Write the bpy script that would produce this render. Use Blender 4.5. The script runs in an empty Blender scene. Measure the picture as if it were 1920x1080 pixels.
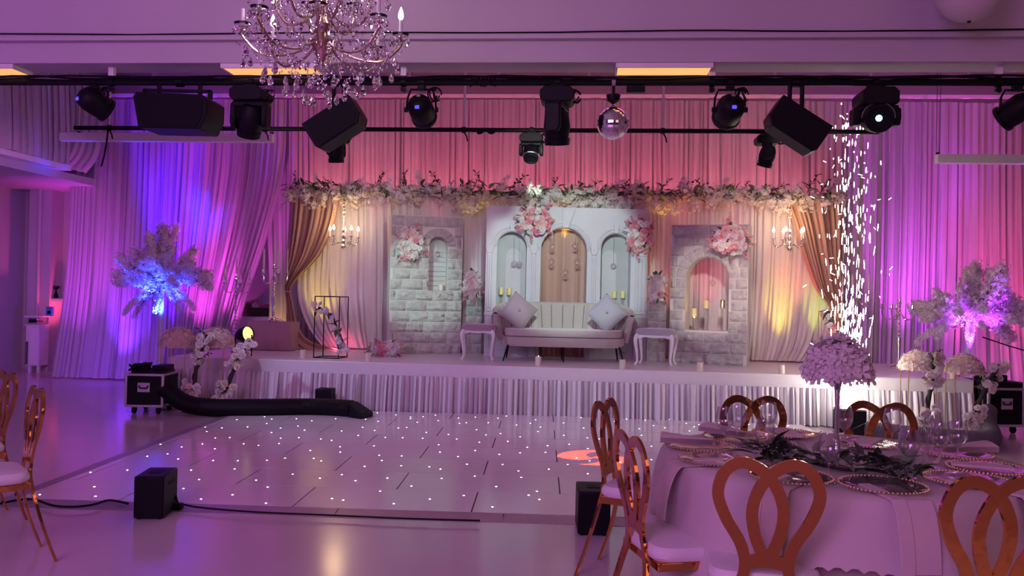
import bpy, bmesh, math, random
from mathutils import Vector as V, Matrix as MX, Euler
random.seed(7)
PI = math.pi
sc = bpy.context.scene
COL = sc.collection

# ---------------------------------------------------------------- camera
F, CH = 1615.0, 1.48
_y, _p, _r = math.radians(5.02), math.radians(.45), .022
_f = V((-math.sin(_y) * math.cos(_p), math.cos(_y) * math.cos(_p), math.sin(_p)))
_r0 = V((math.cos(_y), math.sin(_y), 0)); _u0 = _r0.cross(_f)
_rt = _r0 * math.cos(_r) + _u0 * math.sin(_r); _up = _u0 * math.cos(_r) - _r0 * math.sin(_r)
CP = V((0, 0, CH))
cam = bpy.data.cameras.new('camera'); camo = bpy.data.objects.new('camera', cam); COL.objects.link(camo)
cam.sensor_width = 36; cam.lens = F / 1920 * 36; cam.clip_start = .05; cam.clip_end = 200
m = MX.Identity(4)
for i in range(3):
    m[i][0] = _rt[i]; m[i][1] = _up[i]; m[i][2] = -_f[i]; m[i][3] = CP[i]
camo.matrix_world = m
sc.camera = camo
def ray(x, y): return _f * F + _rt * (x - 960) - _up * (y - 540)
def PZ(x, y, z):
    d = ray(x, y); return CP + d * ((z - CH) / d.z)
def PY(x, y, Y):
    d = ray(x, y); return CP + d * (Y / d.y)

# ---------------------------------------------------------------- world, lights, exposure
w = bpy.data.worlds.new('hall'); sc.world = w; w.use_nodes = True
w.node_tree.nodes['Background'].inputs[0].default_value = (.30, .12, .34, 1)
w.node_tree.nodes['Background'].inputs[1].default_value = .10
sc.view_settings.view_transform = 'Standard'; sc.view_settings.look = 'None'
sc.view_settings.gamma = 1; sc.view_settings.use_curve_mapping = False
sc.view_settings.exposure = 0.0

def lamp(kind, loc, col, power, target=None, size=.1, size_y=None, angle=60, blend=.6, name='lamp'):
    d = bpy.data.lights.new(name, kind); o = bpy.data.objects.new(name, d); COL.objects.link(o)
    d.color = col; d.energy = power; o.location = loc
    if kind == 'AREA':
        d.size = size
        if size_y: d.shape = 'RECTANGLE'; d.size_y = size_y
    else: d.shadow_soft_size = size
    if kind == 'SPOT': d.spot_size = math.radians(angle); d.spot_blend = blend
    if target is not None:
        o.rotation_euler = (V(target) - V(loc)).to_track_quat('-Z', 'Y').to_euler()
    return o
ROSE = (1, .17, .27); BLUE = (.07, .002, 1); VIO = (.42, .03, 1); MAG = (1, .08, .42); YEL = (1, .72, .06); AMB = (1, .42, .08)
MINT = (.62, 1, .85)
# unseen ambient fill added under the ceiling, over and behind the guests
lamp('AREA', (-3.5, -2.5, 4.35), (.70, .26, .82), 640, (-4, 5, 0), 5, 4, name='hall_fill')
lamp('AREA', (4.5, -2.0, 4.35), (.88, .40, .30), 95, (3, 6, 0), 5, 4, name='hall_fill')
lamp('SPOT', (-7.0, 2.6, .3), (.52, .01, 1), 130, (-5.5, 6.4, 4.2), .1, angle=85, blend=1, name='beam_fill')  # added spot that tints the ceiling beam violet, no fixture there
_g = PY(112, 440, 14.28); lamp('SPOT', (PY(150, 440, 13.95).x, 13.88, .5), (1, .07, .28), 70, _g, .05, angle=95, blend=1, name='uplight'); _g = PY(492, 520, 14.25); lamp('SPOT', (_g.x - 1.0, 13.85, .5), (1, .10, .5), 30, _g, .05, angle=80, blend=1, name='uplight'); _g = PY(528, 580, 13.6); lamp('SPOT', (_g.x - .05, 13.38, .4), (1, .62, .06), 40, _g, .04, angle=50, blend=1, name='uplight')
lamp('SPOT', (-5.6, 8.6, 2.9), (.60, .16, .80), 260, (-9.8, 13.2, 1.5), .3, angle=62, blend=1, name='corner_fill')  # spot added in mid-air to brighten the left wall
for gx in (-3.4, -.6, 2.2): lamp('SPOT', (gx, 6.75, 3.05), (1, .95, .90), 150, (gx, 12.6, 2.95), .1, angle=24, blend=1, name='garland_fill')  # added frontal light to whiten the garland blossom
lamp('AREA', (-.5, 9.2, 5.5), (.75, .10, .55), 40, (-.5, 10, 0), 6, 1.5, name='stage_fill')  # dim overhead fill added for the stage end, no fixture
# LED uplights behind the garland, lighting the upper room drape
for x in (-4.1, -3.2, -2.3, -1.4, -.5, .4, 1.3, 2.2, 3.1):
    lamp('SPOT', (x, 12.92, 2.2), ROSE, 140, (x, 13.50, 4.3), .05, angle=74, blend=1, name='uplight')
# coloured uplights along the outer drape
def up(px, col, power, ty=260, dy=.55, z=.12, angle=50, Y=13.35, bx=0):
    t = PY(px, ty, Y)
    lamp('SPOT', (t.x + bx, Y - dy, z), col, power, t, .05, angle=angle, blend=1, name='uplight')
up(165, (.55, .03, .70), 240); up(235, (.7, .04, .6), 150, 420, .5); up(150, (.5, .03, .8), 140, 520, .8)
up(245, (.16, .02, 1), 260, 600, .7); up(322, BLUE, 1900, 200, .8, angle=30); up(330, (.08, .003, 1), 1300, 420, .6, angle=36)
up(395, (.75, .05, .75), 700); up(470, (.80, .06, .70), 800); up(505, (.5, .05, 1), 300); up(530, (1, .1, .3), 180)
up(1460, (1, .10, .30), 260); up(1560, (1, .10, .42), 300)
up(1690, (.8, .06, 1), 1000, 230); up(1655, (1, .08, .5), 600); up(1740, VIO, 260, 420); up(1800, (1, .08, .5), 460); up(1890, (1, .08, .35), 460)
lamp('SPOT', (-6.9, 11.6, .25), (.16, .02, 1), 80, PY(210, 620, 13.3), .1, angle=95, blend=1, name='uplight')
lamp('SPOT', (5.6, 11.6, .25), (.62, .05, .9), 95, PY(1700, 600, 13.3), .1, angle=80, blend=1, name='uplight'); lamp('SPOT', (6.4, 11.9, .25), (1, .10, .60), 110, PY(1890, 620, 13.2), .1, angle=80, blend=1, name='uplight')
up(1640, (.9, .08, .5), 420)
# stage lamps
lamp('SPOT', (-3.4, 6.75, 3.05), (.55, 1, .80), 980, PY(790, 535, 12.3), .08, angle=15, blend=.6, name='moving_head_beam')
lamp('SPOT', (-.2, 6.75, 3.05), (.72, 1, .92), 780, PY(1058, 500, 12.2), .08, angle=27, blend=.35, name='moving_head_beam')
lamp('SPOT', (1.2, 6.75, 3.05), (1, .86, .76), 560, PY(1330, 545, 11.8), .08, angle=16, blend=.6, name='moving_head_beam')
lamp('SPOT', (.6, 6.75, 3.05), (.72, 1, .85), 3600, PY(1002, 354, 12.6), .02, angle=2.5, blend=.7, name='pin_beam')
lamp('SPOT', (-5.6, 7.6, 2.9), (.56, .60, .95), 280, (-1.9, 10.6, .3), .05, angle=60, blend=1, name='skirt_fill')  # added skirt lights, set to the side so the pleats catch shade
lamp('SPOT', (-2.6, 7.0, 3.05), (.70, .92, .98), 200, (1.2, 10.6, .3), .1, angle=50, blend=1, name='skirt_fill')
def inner(px, col, power, ty, Y=12.65, dy=.32, z=.66, angle=50):
    t = PY(px, ty, Y); lamp('SPOT', (t.x, Y - dy, z), col, power, t, .04, angle=angle, blend=.9, name='uplight')
lamp('SPOT', (-1.5, 8.9, 3.1), (1, .80, .85), 150, (-2.6, 12.7, 1.8), .1, angle=50, blend=1, name='pink_wash'); lamp('SPOT', (1.5, 8.9, 3.1), (1, .50, .55), 170, (2.9, 12.5, 1.7), .1, angle=50, blend=1, name='pink_wash')
inner(600, YEL, 55, 560); inner(660, (.8, .5, .8), 16, 520); inner(640, (1, .1, .25), 10, 660, angle=110)
inner(885, (1, .10, .12), 45, 480, dy=-.04); inner(1245, (1, .5, .12), 28, 470); inner(1235, (1, .1, .12), 34, 500)
inner(1440, AMB, 16, 560); inner(1465, YEL, 80, 600, angle=36); inner(1495, (1, .07, .1), 90, 500, angle=40)
inner(1532, (.75, 1, .05), 50, 600, angle=30); inner(1330, (1, .08, .12), 90, 400)
inner(1575, AMB, 30, 600); inner(1300, YEL, 5, 520, Y=12.0, dy=.1, z=1.2, angle=80)
for px in (830, 880, 930, 1060, 1120, 1190, 1250):
    t = PY(px, 372, 12.55); lamp('SPOT', (t.x, 12.52, 2.3), (1, .74, .14), 6, t, .04, angle=75, blend=1, name='uplight')

# ---------------------------------------------------------------- materials
MATS = {}
def mat(name, col, rough=.5, metal=0, var=.10, scale=18, bump=0, emit=None, es=0, trans=0, ior=1.45, transl=0, coat=0, sheen=0):
    if name in MATS: return MATS[name]
    m = bpy.data.materials.new(name); m.use_nodes = True; nt = m.node_tree; N = nt.nodes; L = nt.links
    b = N['Principled BSDF']; b.inputs['Specular IOR Level'].default_value = .2 if name.startswith('black') else .5; out = N['Material Output']
    b.inputs['Roughness'].default_value = rough; b.inputs['Metallic'].default_value = metal
    b.inputs['IOR'].default_value = ior
    if trans: b.inputs['Transmission Weight'].default_value = trans
    if coat: b.inputs['Coat Weight'].default_value = coat; b.inputs['Coat Roughness'].default_value = .08
    if sheen: b.inputs['Sheen Weight'].default_value = sheen
    tc = N.new('ShaderNodeTexCoord'); nz = N.new('ShaderNodeTexNoise')
    nz.inputs['Scale'].default_value = scale; nz.inputs['Detail'].default_value = 3
    L.new(tc.outputs['Object'], nz.inputs['Vector'])
    mx = N.new('ShaderNodeMix'); mx.data_type = 'RGBA'
    mx.inputs[6].default_value = (*[c * (1 - var) for c in col], 1)
    mx.inputs[7].default_value = (*[min(1, c * (1 + var)) for c in col], 1)
    L.new(nz.outputs['Fac'], mx.inputs[0]); L.new(mx.outputs[2], b.inputs['Base Color'])
    if bump:
        bp = N.new('ShaderNodeBump'); bp.inputs['Strength'].default_value = bump; bp.inputs['Distance'].default_value = .03 if name == 'grey_stone' else .01
        L.new(nz.outputs['Fac'], bp.inputs['Height']); L.new(bp.outputs['Normal'], b.inputs['Normal'])
    if emit:
        b.inputs['Emission Color'].default_value = (*emit, 1); b.inputs['Emission Strength'].default_value = es
    if transl:
        t = N.new('ShaderNodeBsdfTranslucent'); L.new(mx.outputs[2], t.inputs['Color'])
        ms = N.new('ShaderNodeMixShader'); ms.inputs[0].default_value = transl
        L.new(b.outputs[0], ms.inputs[1]); L.new(t.outputs[0], ms.inputs[2]); L.new(ms.outputs[0], out.inputs['Surface'])
    MATS[name] = m; return m
WALL = mat('painted_wall', (.52, .50, .52), .6, var=.04, scale=3, bump=.05)
CEIL = mat('painted_ceiling', (.50, .46, .50), .7, var=.05, scale=2.5, bump=.05)
FLOORM = mat('glossy_white_floor', (.56, .50, .53), .16, var=.04, scale=2, bump=.012)
DRAPE = mat('white_voile', (.64, .61, .63), .8, var=.03, scale=8, transl=.30)
DRAPE2 = mat('white_satin', (.74, .72, .71), .62, var=.03, scale=8, transl=.22)
TAN = mat('tan_chiffon', (.58, .39, .29), .75, var=.05, scale=10, transl=.25)
SKIRT = mat('silver_satin', (.70, .68, .70), .42, var=.04, scale=12, sheen=.2)
CLOTH = mat('white_tablecloth', (.56, .50, .48), .75, var=.03, scale=30, bump=.03)
STONE = mat('grey_stone', (.40, .40, .37), .85, var=.40, scale=16, bump=1.0)
MORTAR = mat('pale_mortar', (.56, .55, .51), .9, var=.1, scale=40, bump=.2)
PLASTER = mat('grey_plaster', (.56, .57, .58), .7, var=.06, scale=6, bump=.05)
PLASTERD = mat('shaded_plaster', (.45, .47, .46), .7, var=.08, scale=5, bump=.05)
PEACH = mat('peach_curtain', (.64, .41, .33), .75, var=.04, scale=10, transl=.2)
BLACK = mat('black_metal', (.004, .004, .006), .5, var=.3, scale=30)
BLACKP = mat('black_plastic', (.005, .005, .008), .5, var=.2, scale=40, bump=.05)
GRILLE = mat('black_grille', (.003, .003, .005), .6, var=.6, scale=300)
GREY = mat('grey_fabric', (.12, .12, .13), .8, var=.2, scale=40, bump=.2)
ALU = mat('aluminium_edge', (.60, .60, .62), .35, 1, var=.1)
SILVER = mat('polished_silver', (.78, .77, .78), .14, 1, var=.05)
GOLD = mat('rose_gold_mirror', (.66, .29, .10), .07, 1, var=.05, scale=7, bump=.35)
GOLDW = mat('gold_metal', (.75, .55, .30), .3, 1, var=.05)
SEATW = mat('white_leatherette', (.72, .68, .70), .45, var=.03, scale=30, bump=.03)
VELVET = mat('blush_velvet', (.44, .41, .36), .8, var=.05, scale=20, sheen=.5)
VELVETG = mat('grey_velvet', (.34, .34, .37), .8, var=.05, scale=20, sheen=.5)
WHITEW = mat('white_lacquer', (.76, .74, .75), .35, var=.04)
GLASS = mat('clear_glass', (1, 1, 1), .0, var=0)
def _thin(m):   # thin clear walls: see-through with a clear reflection that grows towards the rim
    nt = m.node_tree; N, L = nt.nodes, nt.links; tr = N.new('ShaderNodeBsdfTransparent'); gl = N.new('ShaderNodeBsdfGlossy'); lw = N.new('ShaderNodeMath'); lw.operation = 'POWER'; fc_ = N.new('ShaderNodeLayerWeight'); fc_.inputs['Blend'].default_value = .5; L.new(fc_.outputs['Facing'], lw.inputs[0]); lw.inputs[1].default_value = 1.7; lm = N.new('ShaderNodeMath'); lm.operation = 'MULTIPLY_ADD'; lm.inputs[1].default_value = .75; lm.inputs[2].default_value = .10; L.new(lw.outputs[0], lm.inputs[0]); ms = N.new('ShaderNodeMixShader')
    tr.inputs[0].default_value = (.985, .985, .99, 1); gl.inputs['Roughness'].default_value = .02; 
    L.new(lm.outputs[0], ms.inputs[0]); L.new(tr.outputs[0], ms.inputs[1]); L.new(gl.outputs[0], ms.inputs[2]); L.new(ms.outputs[0], N['Material Output'].inputs['Surface'])
_thin(GLASS)
CRYS = mat('cut_crystal', (1, .98, .96), .0, var=0, trans=1, ior=1.55)
WAX = mat('ivory_wax', (.80, .74, .62), .5, var=.05, scale=20, transl=.2)
WAXG = mat('gold_wax', (.72, .66, .28), .4, var=.1, scale=20)
PETW = mat('white_petal', (.82, .79, .76), .7, var=.08, scale=60, transl=.25)
PETC = mat('cream_petal', (.80, .72, .60), .7, var=.12, scale=60, transl=.25)
PETP = mat('pink_petal', (.78, .30, .36), .7, var=.2, scale=60, transl=.2)
PETB = mat('blush_petal', (.80, .55, .52), .7, var=.15, scale=60, transl=.2)
BRONZE = mat('chandelier_bronze', (.50, .34, .30), .22, 1, var=.1)
LEAF = mat('green_leaf', (.07, .13, .045), .55, var=.35, scale=30)
LEAFD = mat('dark_leaf', (.055, .075, .05), .5, var=.35, scale=30)
TWIG = mat('dark_twig', (.035, .025, .025), .7, var=.2, scale=40)
TRUNKM = mat('white_trunk', (.55, .55, .6), .6, var=.1, scale=20, bump=.1)
TILE = mat('white_dance_tile', (.74, .71, .73), .15, var=.03, scale=1.5)
JOINT = mat('dark_joint', (.05, .04, .05), .6)
RAMP = mat('scuffed_aluminium', (.42, .38, .42), .38, .5, var=.25, scale=7)
LED = mat('white_led', (1, 1, 1), .3, emit=(1, .95, 1), es=6)
BULB = mat('warm_bulb', (1, .9, .7), .3, emit=(1, .80, .45), es=14)
BULBW = mat('white_bulb', (1, .95, .95), .3, emit=(1, .88, .86), es=8)
PANELL = mat('warm_light_panel', (1, .8, .5), .4, emit=(1, .50, .12), es=.95)
SPARK = mat('spark', (1, 1, 1), .3, emit=(1, .90, .80), es=11)
YLED = mat('yellow_lens', (1, 1, .6), .3, emit=(.95, 1, .22), es=1.3)
CLED = mat('cyan_lens', (.5, 1, 1), .3, emit=(.25, .9, 1), es=6)
BLUEL = mat('blue_display', (.1, .1, 1), .3, emit=(.12, .10, .9), es=.9)
MIRROR = mat('mirror_facet', (.86, .86, .88), .03, 1, var=.02)
BLUEP = mat('blue_paper', (.10, .22, .60), .5, var=.3, scale=30)
VELVETM = mat('mauve_velvet', (.33, .26, .29), .8, var=.05, scale=20, sheen=.4)
MAUVE = mat('mauve_cloth', (.42, .28, .29), .8, var=.05, scale=20)
NAPKIN = mat('blush_napkin', (.62, .52, .50), .8, var=.03, scale=40)
YELP = mat('yellow_wash_plaster', (.66, .62, .30), .7, var=.05)

# ---------------------------------------------------------------- mesh builder
class B:
    def __init__(s): s.v = []; s.f = []; s.mi = []; s.cur = 0; s.T = None
    def add(s, vs, fs):
        o = len(s.v)
        s.v += [tuple(s.T @ V(p)) if s.T else tuple(p) for p in vs]
        s.f += [[i + o for i in f] for f in fs]; s.mi += [s.cur] * len(fs)
        return s
    def box(s, x0, x1, y0, y1, z0, z1):
        return s.add([(x0, y0, z0), (x1, y0, z0), (x1, y1, z0), (x0, y1, z0), (x0, y0, z1), (x1, y0, z1), (x1, y1, z1), (x0, y1, z1)],
              [[0, 3, 2, 1], [4, 5, 6, 7], [0, 1, 5, 4], [1, 2, 6, 5], [2, 3, 7, 6], [3, 0, 4, 7]])
    def hexa(s, bot, top):
        return s.add(list(bot) + list(top), [[0, 3, 2, 1], [4, 5, 6, 7], [0, 1, 5, 4], [1, 2, 6, 5], [2, 3, 7, 6], [3, 0, 4, 7]])
    def lathe(s, prof, n=16, c=(0, 0, 0), cap=True, wob=None):
        vs = []; fs = []; k = len(prof)
        for j in range(n):
            a = 2 * PI * j / n
            for r, z in prof:
                rr = r * (wob(a) if wob else 1)
                vs.append((c[0] + rr * math.cos(a), c[1] + rr * math.sin(a), c[2] + z))
        for j in range(n):
            j2 = (j + 1) % n
            for i in range(k - 1): fs.append([j * k + i, j2 * k + i, j2 * k + i + 1, j * k + i + 1])
        if cap:
            if prof[0][0] > 1e-5: fs.append([j * k for j in range(n)][::-1])
            if prof[-1][0] > 1e-5: fs.append([j * k + k - 1 for j in range(n)])
        return s.add(vs, fs)
    def tube(s, pts, r=.01, n=6, cap=True):
        pts = [V(p) for p in pts]; k = len(pts)
        rs = r if isinstance(r, (list, tuple)) else [r] * k
        vs = []; fs = []; prev = None
        for i, p in enumerate(pts):
            t = (pts[min(i + 1, k - 1)] - pts[max(i - 1, 0)])
            if t.length < 1e-9: t = V((0, 0, 1))
            t.normalize()
            if prev is None:
                a = V((0, 0, 1)) if abs(t.z) < .9 else V((1, 0, 0)); nn = t.cross(a).normalized()
            else:
                nn = prev - t * prev.dot(t)
                nn = nn.normalized() if nn.length > 1e-6 else t.orthogonal().normalized()
            prev = nn; bb = t.cross(nn)
            for j in range(n):
                a = 2 * PI * j / n; vs.append(p + nn * (rs[i] * math.cos(a)) + bb * (rs[i] * math.sin(a)))
        for i in range(k - 1):
            for j in range(n):
                j2 = (j + 1) % n; fs.append([i * n + j, i * n + j2, (i + 1) * n + j2, (i + 1) * n + j])
        if cap: fs.append(list(range(n))[::-1]); fs.append([(k - 1) * n + j for j in range(n)])
        return s.add(vs, fs)
    def sphere(s, c, r, nu=12, nv=8, sx=1, sy=1, sz=1):
        pr = [(max(1e-6, math.sin(PI * i / nv)), -math.cos(PI * i / nv)) for i in range(nv + 1)]
        vs = []; fs = []
        for j in range(nu):
            a = 2 * PI * j / nu
            for q, z in pr: vs.append((c[0] + r * sx * q * math.cos(a), c[1] + r * sy * q * math.sin(a), c[2] + r * sz * z))
        k = nv + 1
        for j in range(nu):
            j2 = (j + 1) % nu
            for i in range(nv): fs.append([j * k + i, j2 * k + i, j2 * k + i + 1, j * k + i + 1])
        return s.add(vs, fs)
    def prism(s, out, y0, y1, ax='xz'):
        n = len(out)
        if ax == 'xz': vs = [(x, y0, z) for x, z in out] + [(x, y1, z) for x, z in out]
        else: vs = [(x, z, y0) for x, z in out] + [(x, z, y1) for x, z in out]
        fs = [list(range(n)), list(range(n, 2 * n))[::-1]]
        for i in range(n): fs.append([i, n + i, n + (i + 1) % n, (i + 1) % n])
        return s.add(vs, fs)
    def grid(s, fn, nu, nv, wrap=False):
        vs = [fn(i / nu, j / nv) for j in range(nv + 1) for i in range(nu + (0 if wrap else 1))]
        W = nu if wrap else nu + 1; fs = []
        for j in range(nv):
            for i in range(nu):
                i2 = (i + 1) % W; fs.append([j * W + i, j * W + i2, (j + 1) * W + i2, (j + 1) * W + i])
        return s.add(vs, fs)
    def ribbon(s, pts, w, th, yf=None):
        # flat band cut from plate: pts (x,z) in the xz plane, in-plane width w, thickness th along y
        k = len(pts); ws = w if isinstance(w, (list, tuple)) else [w] * k; vs = []; fs = []
        for i in range(k):
            a = pts[max(i - 1, 0)]; b = pts[min(i + 1, k - 1)]
            dx, dz = b[0] - a[0], b[1] - a[1]; l = math.hypot(dx, dz) or 1; nx, nz = -dz / l, dx / l
            for sgn in (-1, 1):
                for e in (-1, 1):
                    x = pts[i][0] + nx * ws[i] / 2 * sgn; z = pts[i][1] + nz * ws[i] / 2 * sgn
                    vs.append((x, (yf(z) if yf else 0) + e * th / 2, max(z, 0)))
        for i in range(k - 1):
            a = i * 4; b = a + 4
            fs += [[a, b, b + 1, a + 1], [a + 1, b + 1, b + 3, a + 3], [a + 3, b + 3, b + 2, a + 2], [a + 2, b + 2, b, a]]
        fs += [[0, 1, 3, 2], [k * 4 - 4, k * 4 - 2, k * 4 - 1, k * 4 - 3]]
        return s.add(vs, fs)
    def mesh(s, name, mats, smooth=35):
        me = bpy.data.meshes.new(name); me.from_pydata(s.v, [], s.f); me.validate()
        for mm in (mats if isinstance(mats, (list, tuple)) else [mats]): me.materials.append(mm)
        if len(me.polygons) == len(s.mi): me.polygons.foreach_set('material_index', s.mi)
        bm = bmesh.new(); bm.from_mesh(me); bmesh.ops.recalc_face_normals(bm, faces=bm.faces); bm.to_mesh(me); bm.free()
        if smooth:
            me.polygons.foreach_set('use_smooth', [True] * len(me.polygons)); me.set_sharp_from_angle(angle=math.radians(smooth))
        me.update(); return me
    def build(s, name, mats, parent=None, smooth=35, bevel=0, loc=None, rot=None, kind=None, label=None):
        return put(name, s.mesh(name, mats, smooth), parent, loc, rot, bevel, kind, label)
def put(name, me, parent=None, loc=None, rot=None, bevel=0, kind=None, label=None, scale=None):
    o = bpy.data.objects.new(name, me); COL.objects.link(o)
    if parent: o.parent = parent
    if loc is not None: o.location = loc
    if rot is not None: o.rotation_euler = rot
    if scale is not None: o.scale = (scale,) * 3 if isinstance(scale, (int, float)) else scale
    if bevel:
        b = o.modifiers.new('edge', 'BEVEL'); b.width = bevel; b.segments = 2; b.limit_method = 'ANGLE'
    if kind: o['kind'] = kind
    if label: o['label'] = label
    return o
def tag(o, label, cat, group=None):
    o['label'] = label; o['category'] = cat
    if group: o['group'] = group
    return o
def thing(name, label, cat, loc=(0, 0, 0), rz=0, group=None, rot=None):
    o = bpy.data.objects.new(name, None); COL.objects.link(o); o.location = loc
    o.rotation_euler = rot if rot else (0, 0, rz); o.empty_display_size = .1
    return tag(o, label, cat, group)
def dup(root, loc, rz=0, label=None, rot=None, scale=None):
    def rec(o, par):
        c = o.copy(); COL.objects.link(c)
        if par: c.parent = par
        for ch in o.children: rec(ch, c)
        return c
    r = rec(root, None); r.location = loc; r.rotation_euler = rot if rot else (0, 0, rz)
    if label: r['label'] = label
    if scale: r.scale = (scale,) * 3
    return r
def struct(name, b, m_, parent=None, **k):
    o = b.build(name, m_, parent, **k)
    o['kind'] = 'structure'; return o
def smoothpath(pts, n=6):
    pts = [V(p) if len(p) == 3 else V((p[0], p[1], 0)) for p in pts]; out = []
    for i in range(len(pts) - 1):
        p0 = pts[max(i - 1, 0)]; p1 = pts[i]; p2 = pts[i + 1]; p3 = pts[min(i + 2, len(pts) - 1)]
        for j in range(n):
            t = j / n
            out.append(.5 * ((2 * p1) + (p2 - p0) * t + (2 * p0 - 5 * p1 + 4 * p2 - p3) * t * t + (3 * p1 - p0 - 3 * p2 + p3) * t ** 3))
    out.append(pts[-1]); return out

# pleated cloth hung between rows of end points (rows run from top to bottom)
def curtain_mesh(rows, pleats, amp, nz=14, seed=0, cols=6, ampf=None, hem=0):
    rnd = random.Random(seed); ph = [rnd.uniform(-.35, .35) for _ in range(pleats + 2)]; am = [rnd.uniform(.35, 1.25) for _ in range(pleats + 2)]
    rows = [(V(a), V(b)) for a, b in rows]; L = len(rows) - 1
    A = smoothpath([r[0] for r in rows], 8); Bp = smoothpath([r[1] for r in rows], 8)
    def samp(P, t):
        x = t * (len(P) - 1); i = min(int(x), len(P) - 2); return P[i].lerp(P[i + 1], x - i)
    n = pleats * cols
    def fn(u, t):
        a = samp(A, t); b = samp(Bp, t); d = b - a; nn = V((d.y, -d.x, 0))
        nn = nn.normalized() if nn.length > 1e-6 else V((0, -1, 0))
        q = u * pleats; k = int(q); f_ = q - k
        ph_ = ph[k] * (1 - f_) + ph[k + 1] * f_; am_ = am[k] * (1 - f_) + am[k + 1] * f_
        s_ = math.sin(2 * PI * (q + ph_)); s_ = s_ * (1.15 - .15 * s_ * s_)
        ax = amp * (ampf(t) if ampf else .45 + .55 * t)
        s2 = math.sin(2 * PI * (q * .31 + ph[0])) * .5
        p = a + d * (u + .18 / pleats * math.sin(4 * PI * q)) + nn * ax * (s_ * am_ + s2)
        return p
    return B().grid(fn, n, nz)
def curtain(name, label, rows, pleats, amp, mt, parent=None, cat='curtain', **k):
    o = curtain_mesh(rows, pleats, amp, **k).build(name, mt, parent, smooth=80)
    if not parent: tag(o, label, cat)
    return o

# ================================================================ the hall
FX0, FX1, FY0, FY1 = -9.85, 8.6, -9.0, 14.3
struct('floor', B().box(FX0, FX1, FY0, FY1, -.2, 0), FLOORM, smooth=0)
struct('wall_back', B().box(FX0 - .2, FX1 + .2, FY1, FY1 + .2, -.2, 6.6), WALL, smooth=0)
struct('wall_left', B().box(FX0 - .2, FX0, FY0, FY1, -.2, 6.6), WALL, smooth=0)
struct('wall_right', B().box(FX1, FX1 + .2, FY0, FY1, -.2, 6.6), WALL, smooth=0)
struct('wall_front', B().box(FX0 - .2, FX1 + .2, FY0 - .2, FY0, -.2, 6.6), WALL, smooth=0)
YB0 = 6.46; zb0 = PY(960, 117, YB0).z; zb1 = PY(960, 82, YB0).z; zb2 = PY(960, 62, YB0 - .05).z
struct('ceiling', B().box(FX0, FX1, FY0, YB0 + .1, 4.6, 4.8), CEIL, smooth=0)               # over the guests
struct('ceiling_rear', B().box(FX0, FX1, YB0, FY1, 5.75, 5.95), CEIL, smooth=0)              # over the stage
struct('trim_1', B().box(FX0, FX1, YB0, YB0 + .30, zb0, zb1 + .05), CEIL, smooth=0, bevel=.004)     # downstand between the two
struct('trim_2', B().box(FX0, FX1, YB0 - .05, YB0 + .30, zb1 + .02, 5.9), CEIL, smooth=0)
struct('trim_3', B().box(FX0, FX1, YB0 - .065, YB0 - .05, zb1 + .02, zb1 + .05), CEIL, smooth=0, bevel=.004)
struct('trim_4', B().box(FX0, FX1, YB0 - .062, YB0 - .05, zb2 - .022, zb2 - .006), CEIL, smooth=0, bevel=.003)
rn = random.Random(3)
cb = [(x, YB0 - .062, zb2 + .004 + .005 * math.sin(x * 2.3) + rn.uniform(-.002, .002)) for x in [FX0 + .3 * i for i in range(62)]]
tag(B().tube(cb, .0055, 6).build('ceiling_cable', BLACK), 'long dark cable clipped along the ceiling beam', 'cable')
zc_ = PY(960, 143, FY1 - .05).z
cb = [(x, FY1 - .05, zc_ + .006 * math.sin(x * 2.1)) for x in [FX0 + .4 * i for i in range(47)]]
o = tag(B().tube(cb, .012, 6).build('wall_conduit', ALU), 'thin conduit running along the wall high above the drapes', 'conduit')
for i in range(12):
    B().box(-.02, .02, -.03, .05, -.03, .10).build('conduit_clip', WHITEW, o, loc=(FX0 + .8 + 1.5 * i, FY1 - .05, zc_))
# left corner: bulkhead with its board, boxed pipes, lit recess
struct('wall_bulkhead', B().box(FX0, -7.95, 6.9, 12.40, 3.3, 4.75), WALL, smooth=0)
struct('trim_5', B().box(FX0, -7.86, 6.9, 12.46, 3.215, 3.30), WHITEW, smooth=0, bevel=.01)
struct('trim_6', B().box(FX0, -8.05, 6.9, 14.3, 3.10, 3.215), WALL, smooth=0)
struct('wall_column', B().box(PY(52, 500, 13.95).x, PY(94, 500, 13.95).x, 13.95, 14.3, 0, 3.1), WALL, smooth=0)
struct('trim_7', B().lathe([(.03, 0), (.03, 3.1)], 10, (PY(71, 500, 13.9).x, 13.91, 0)), WALL)
lamp('AREA', (PY(99, 430, 14.2).x, 14.12, 2.3), (1, .06, .30), 40, (PY(125, 430, 14.2).x, 14.2, 2.3), .06, 1.6, name='recess_strip')

# bulkhead drapes
bm_rows = lambda ya, yb, k=0: [((-7.90, ya, 4.72), (-7.90, yb, 4.72)), ((-7.86, ya, 4.0), (-7.86, yb, 4.0)), ((-7.84, ya, 3.5), (-7.84, yb, 3.5)), ((-7.85 + k, ya, 3.30), (-7.85 + k, yb, 3.30))]
curtain('bulkhead_drape', 'gathered white drape hung along the side bulkhead above its white board', bm_rows(12.38, 7.0), 46, .03, DRAPE, nz=8, seed=2)
rw = [((-7.92, 12.40, 4.72), (-7.55, 12.62, 4.72)), ((-7.90, 12.42, 4.0), (-7.50, 12.66, 4.0)), ((-7.98, 12.44, 3.55), (-7.58, 12.70, 3.5)), ((-8.20, 12.44, 3.33), (-7.80, 12.74, 3.22))]
curtain('bulkhead_tail', 'loose curled end of white drape at the corner of the bulkhead', rw, 5, .05, DRAPE, nz=12, seed=4)

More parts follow.
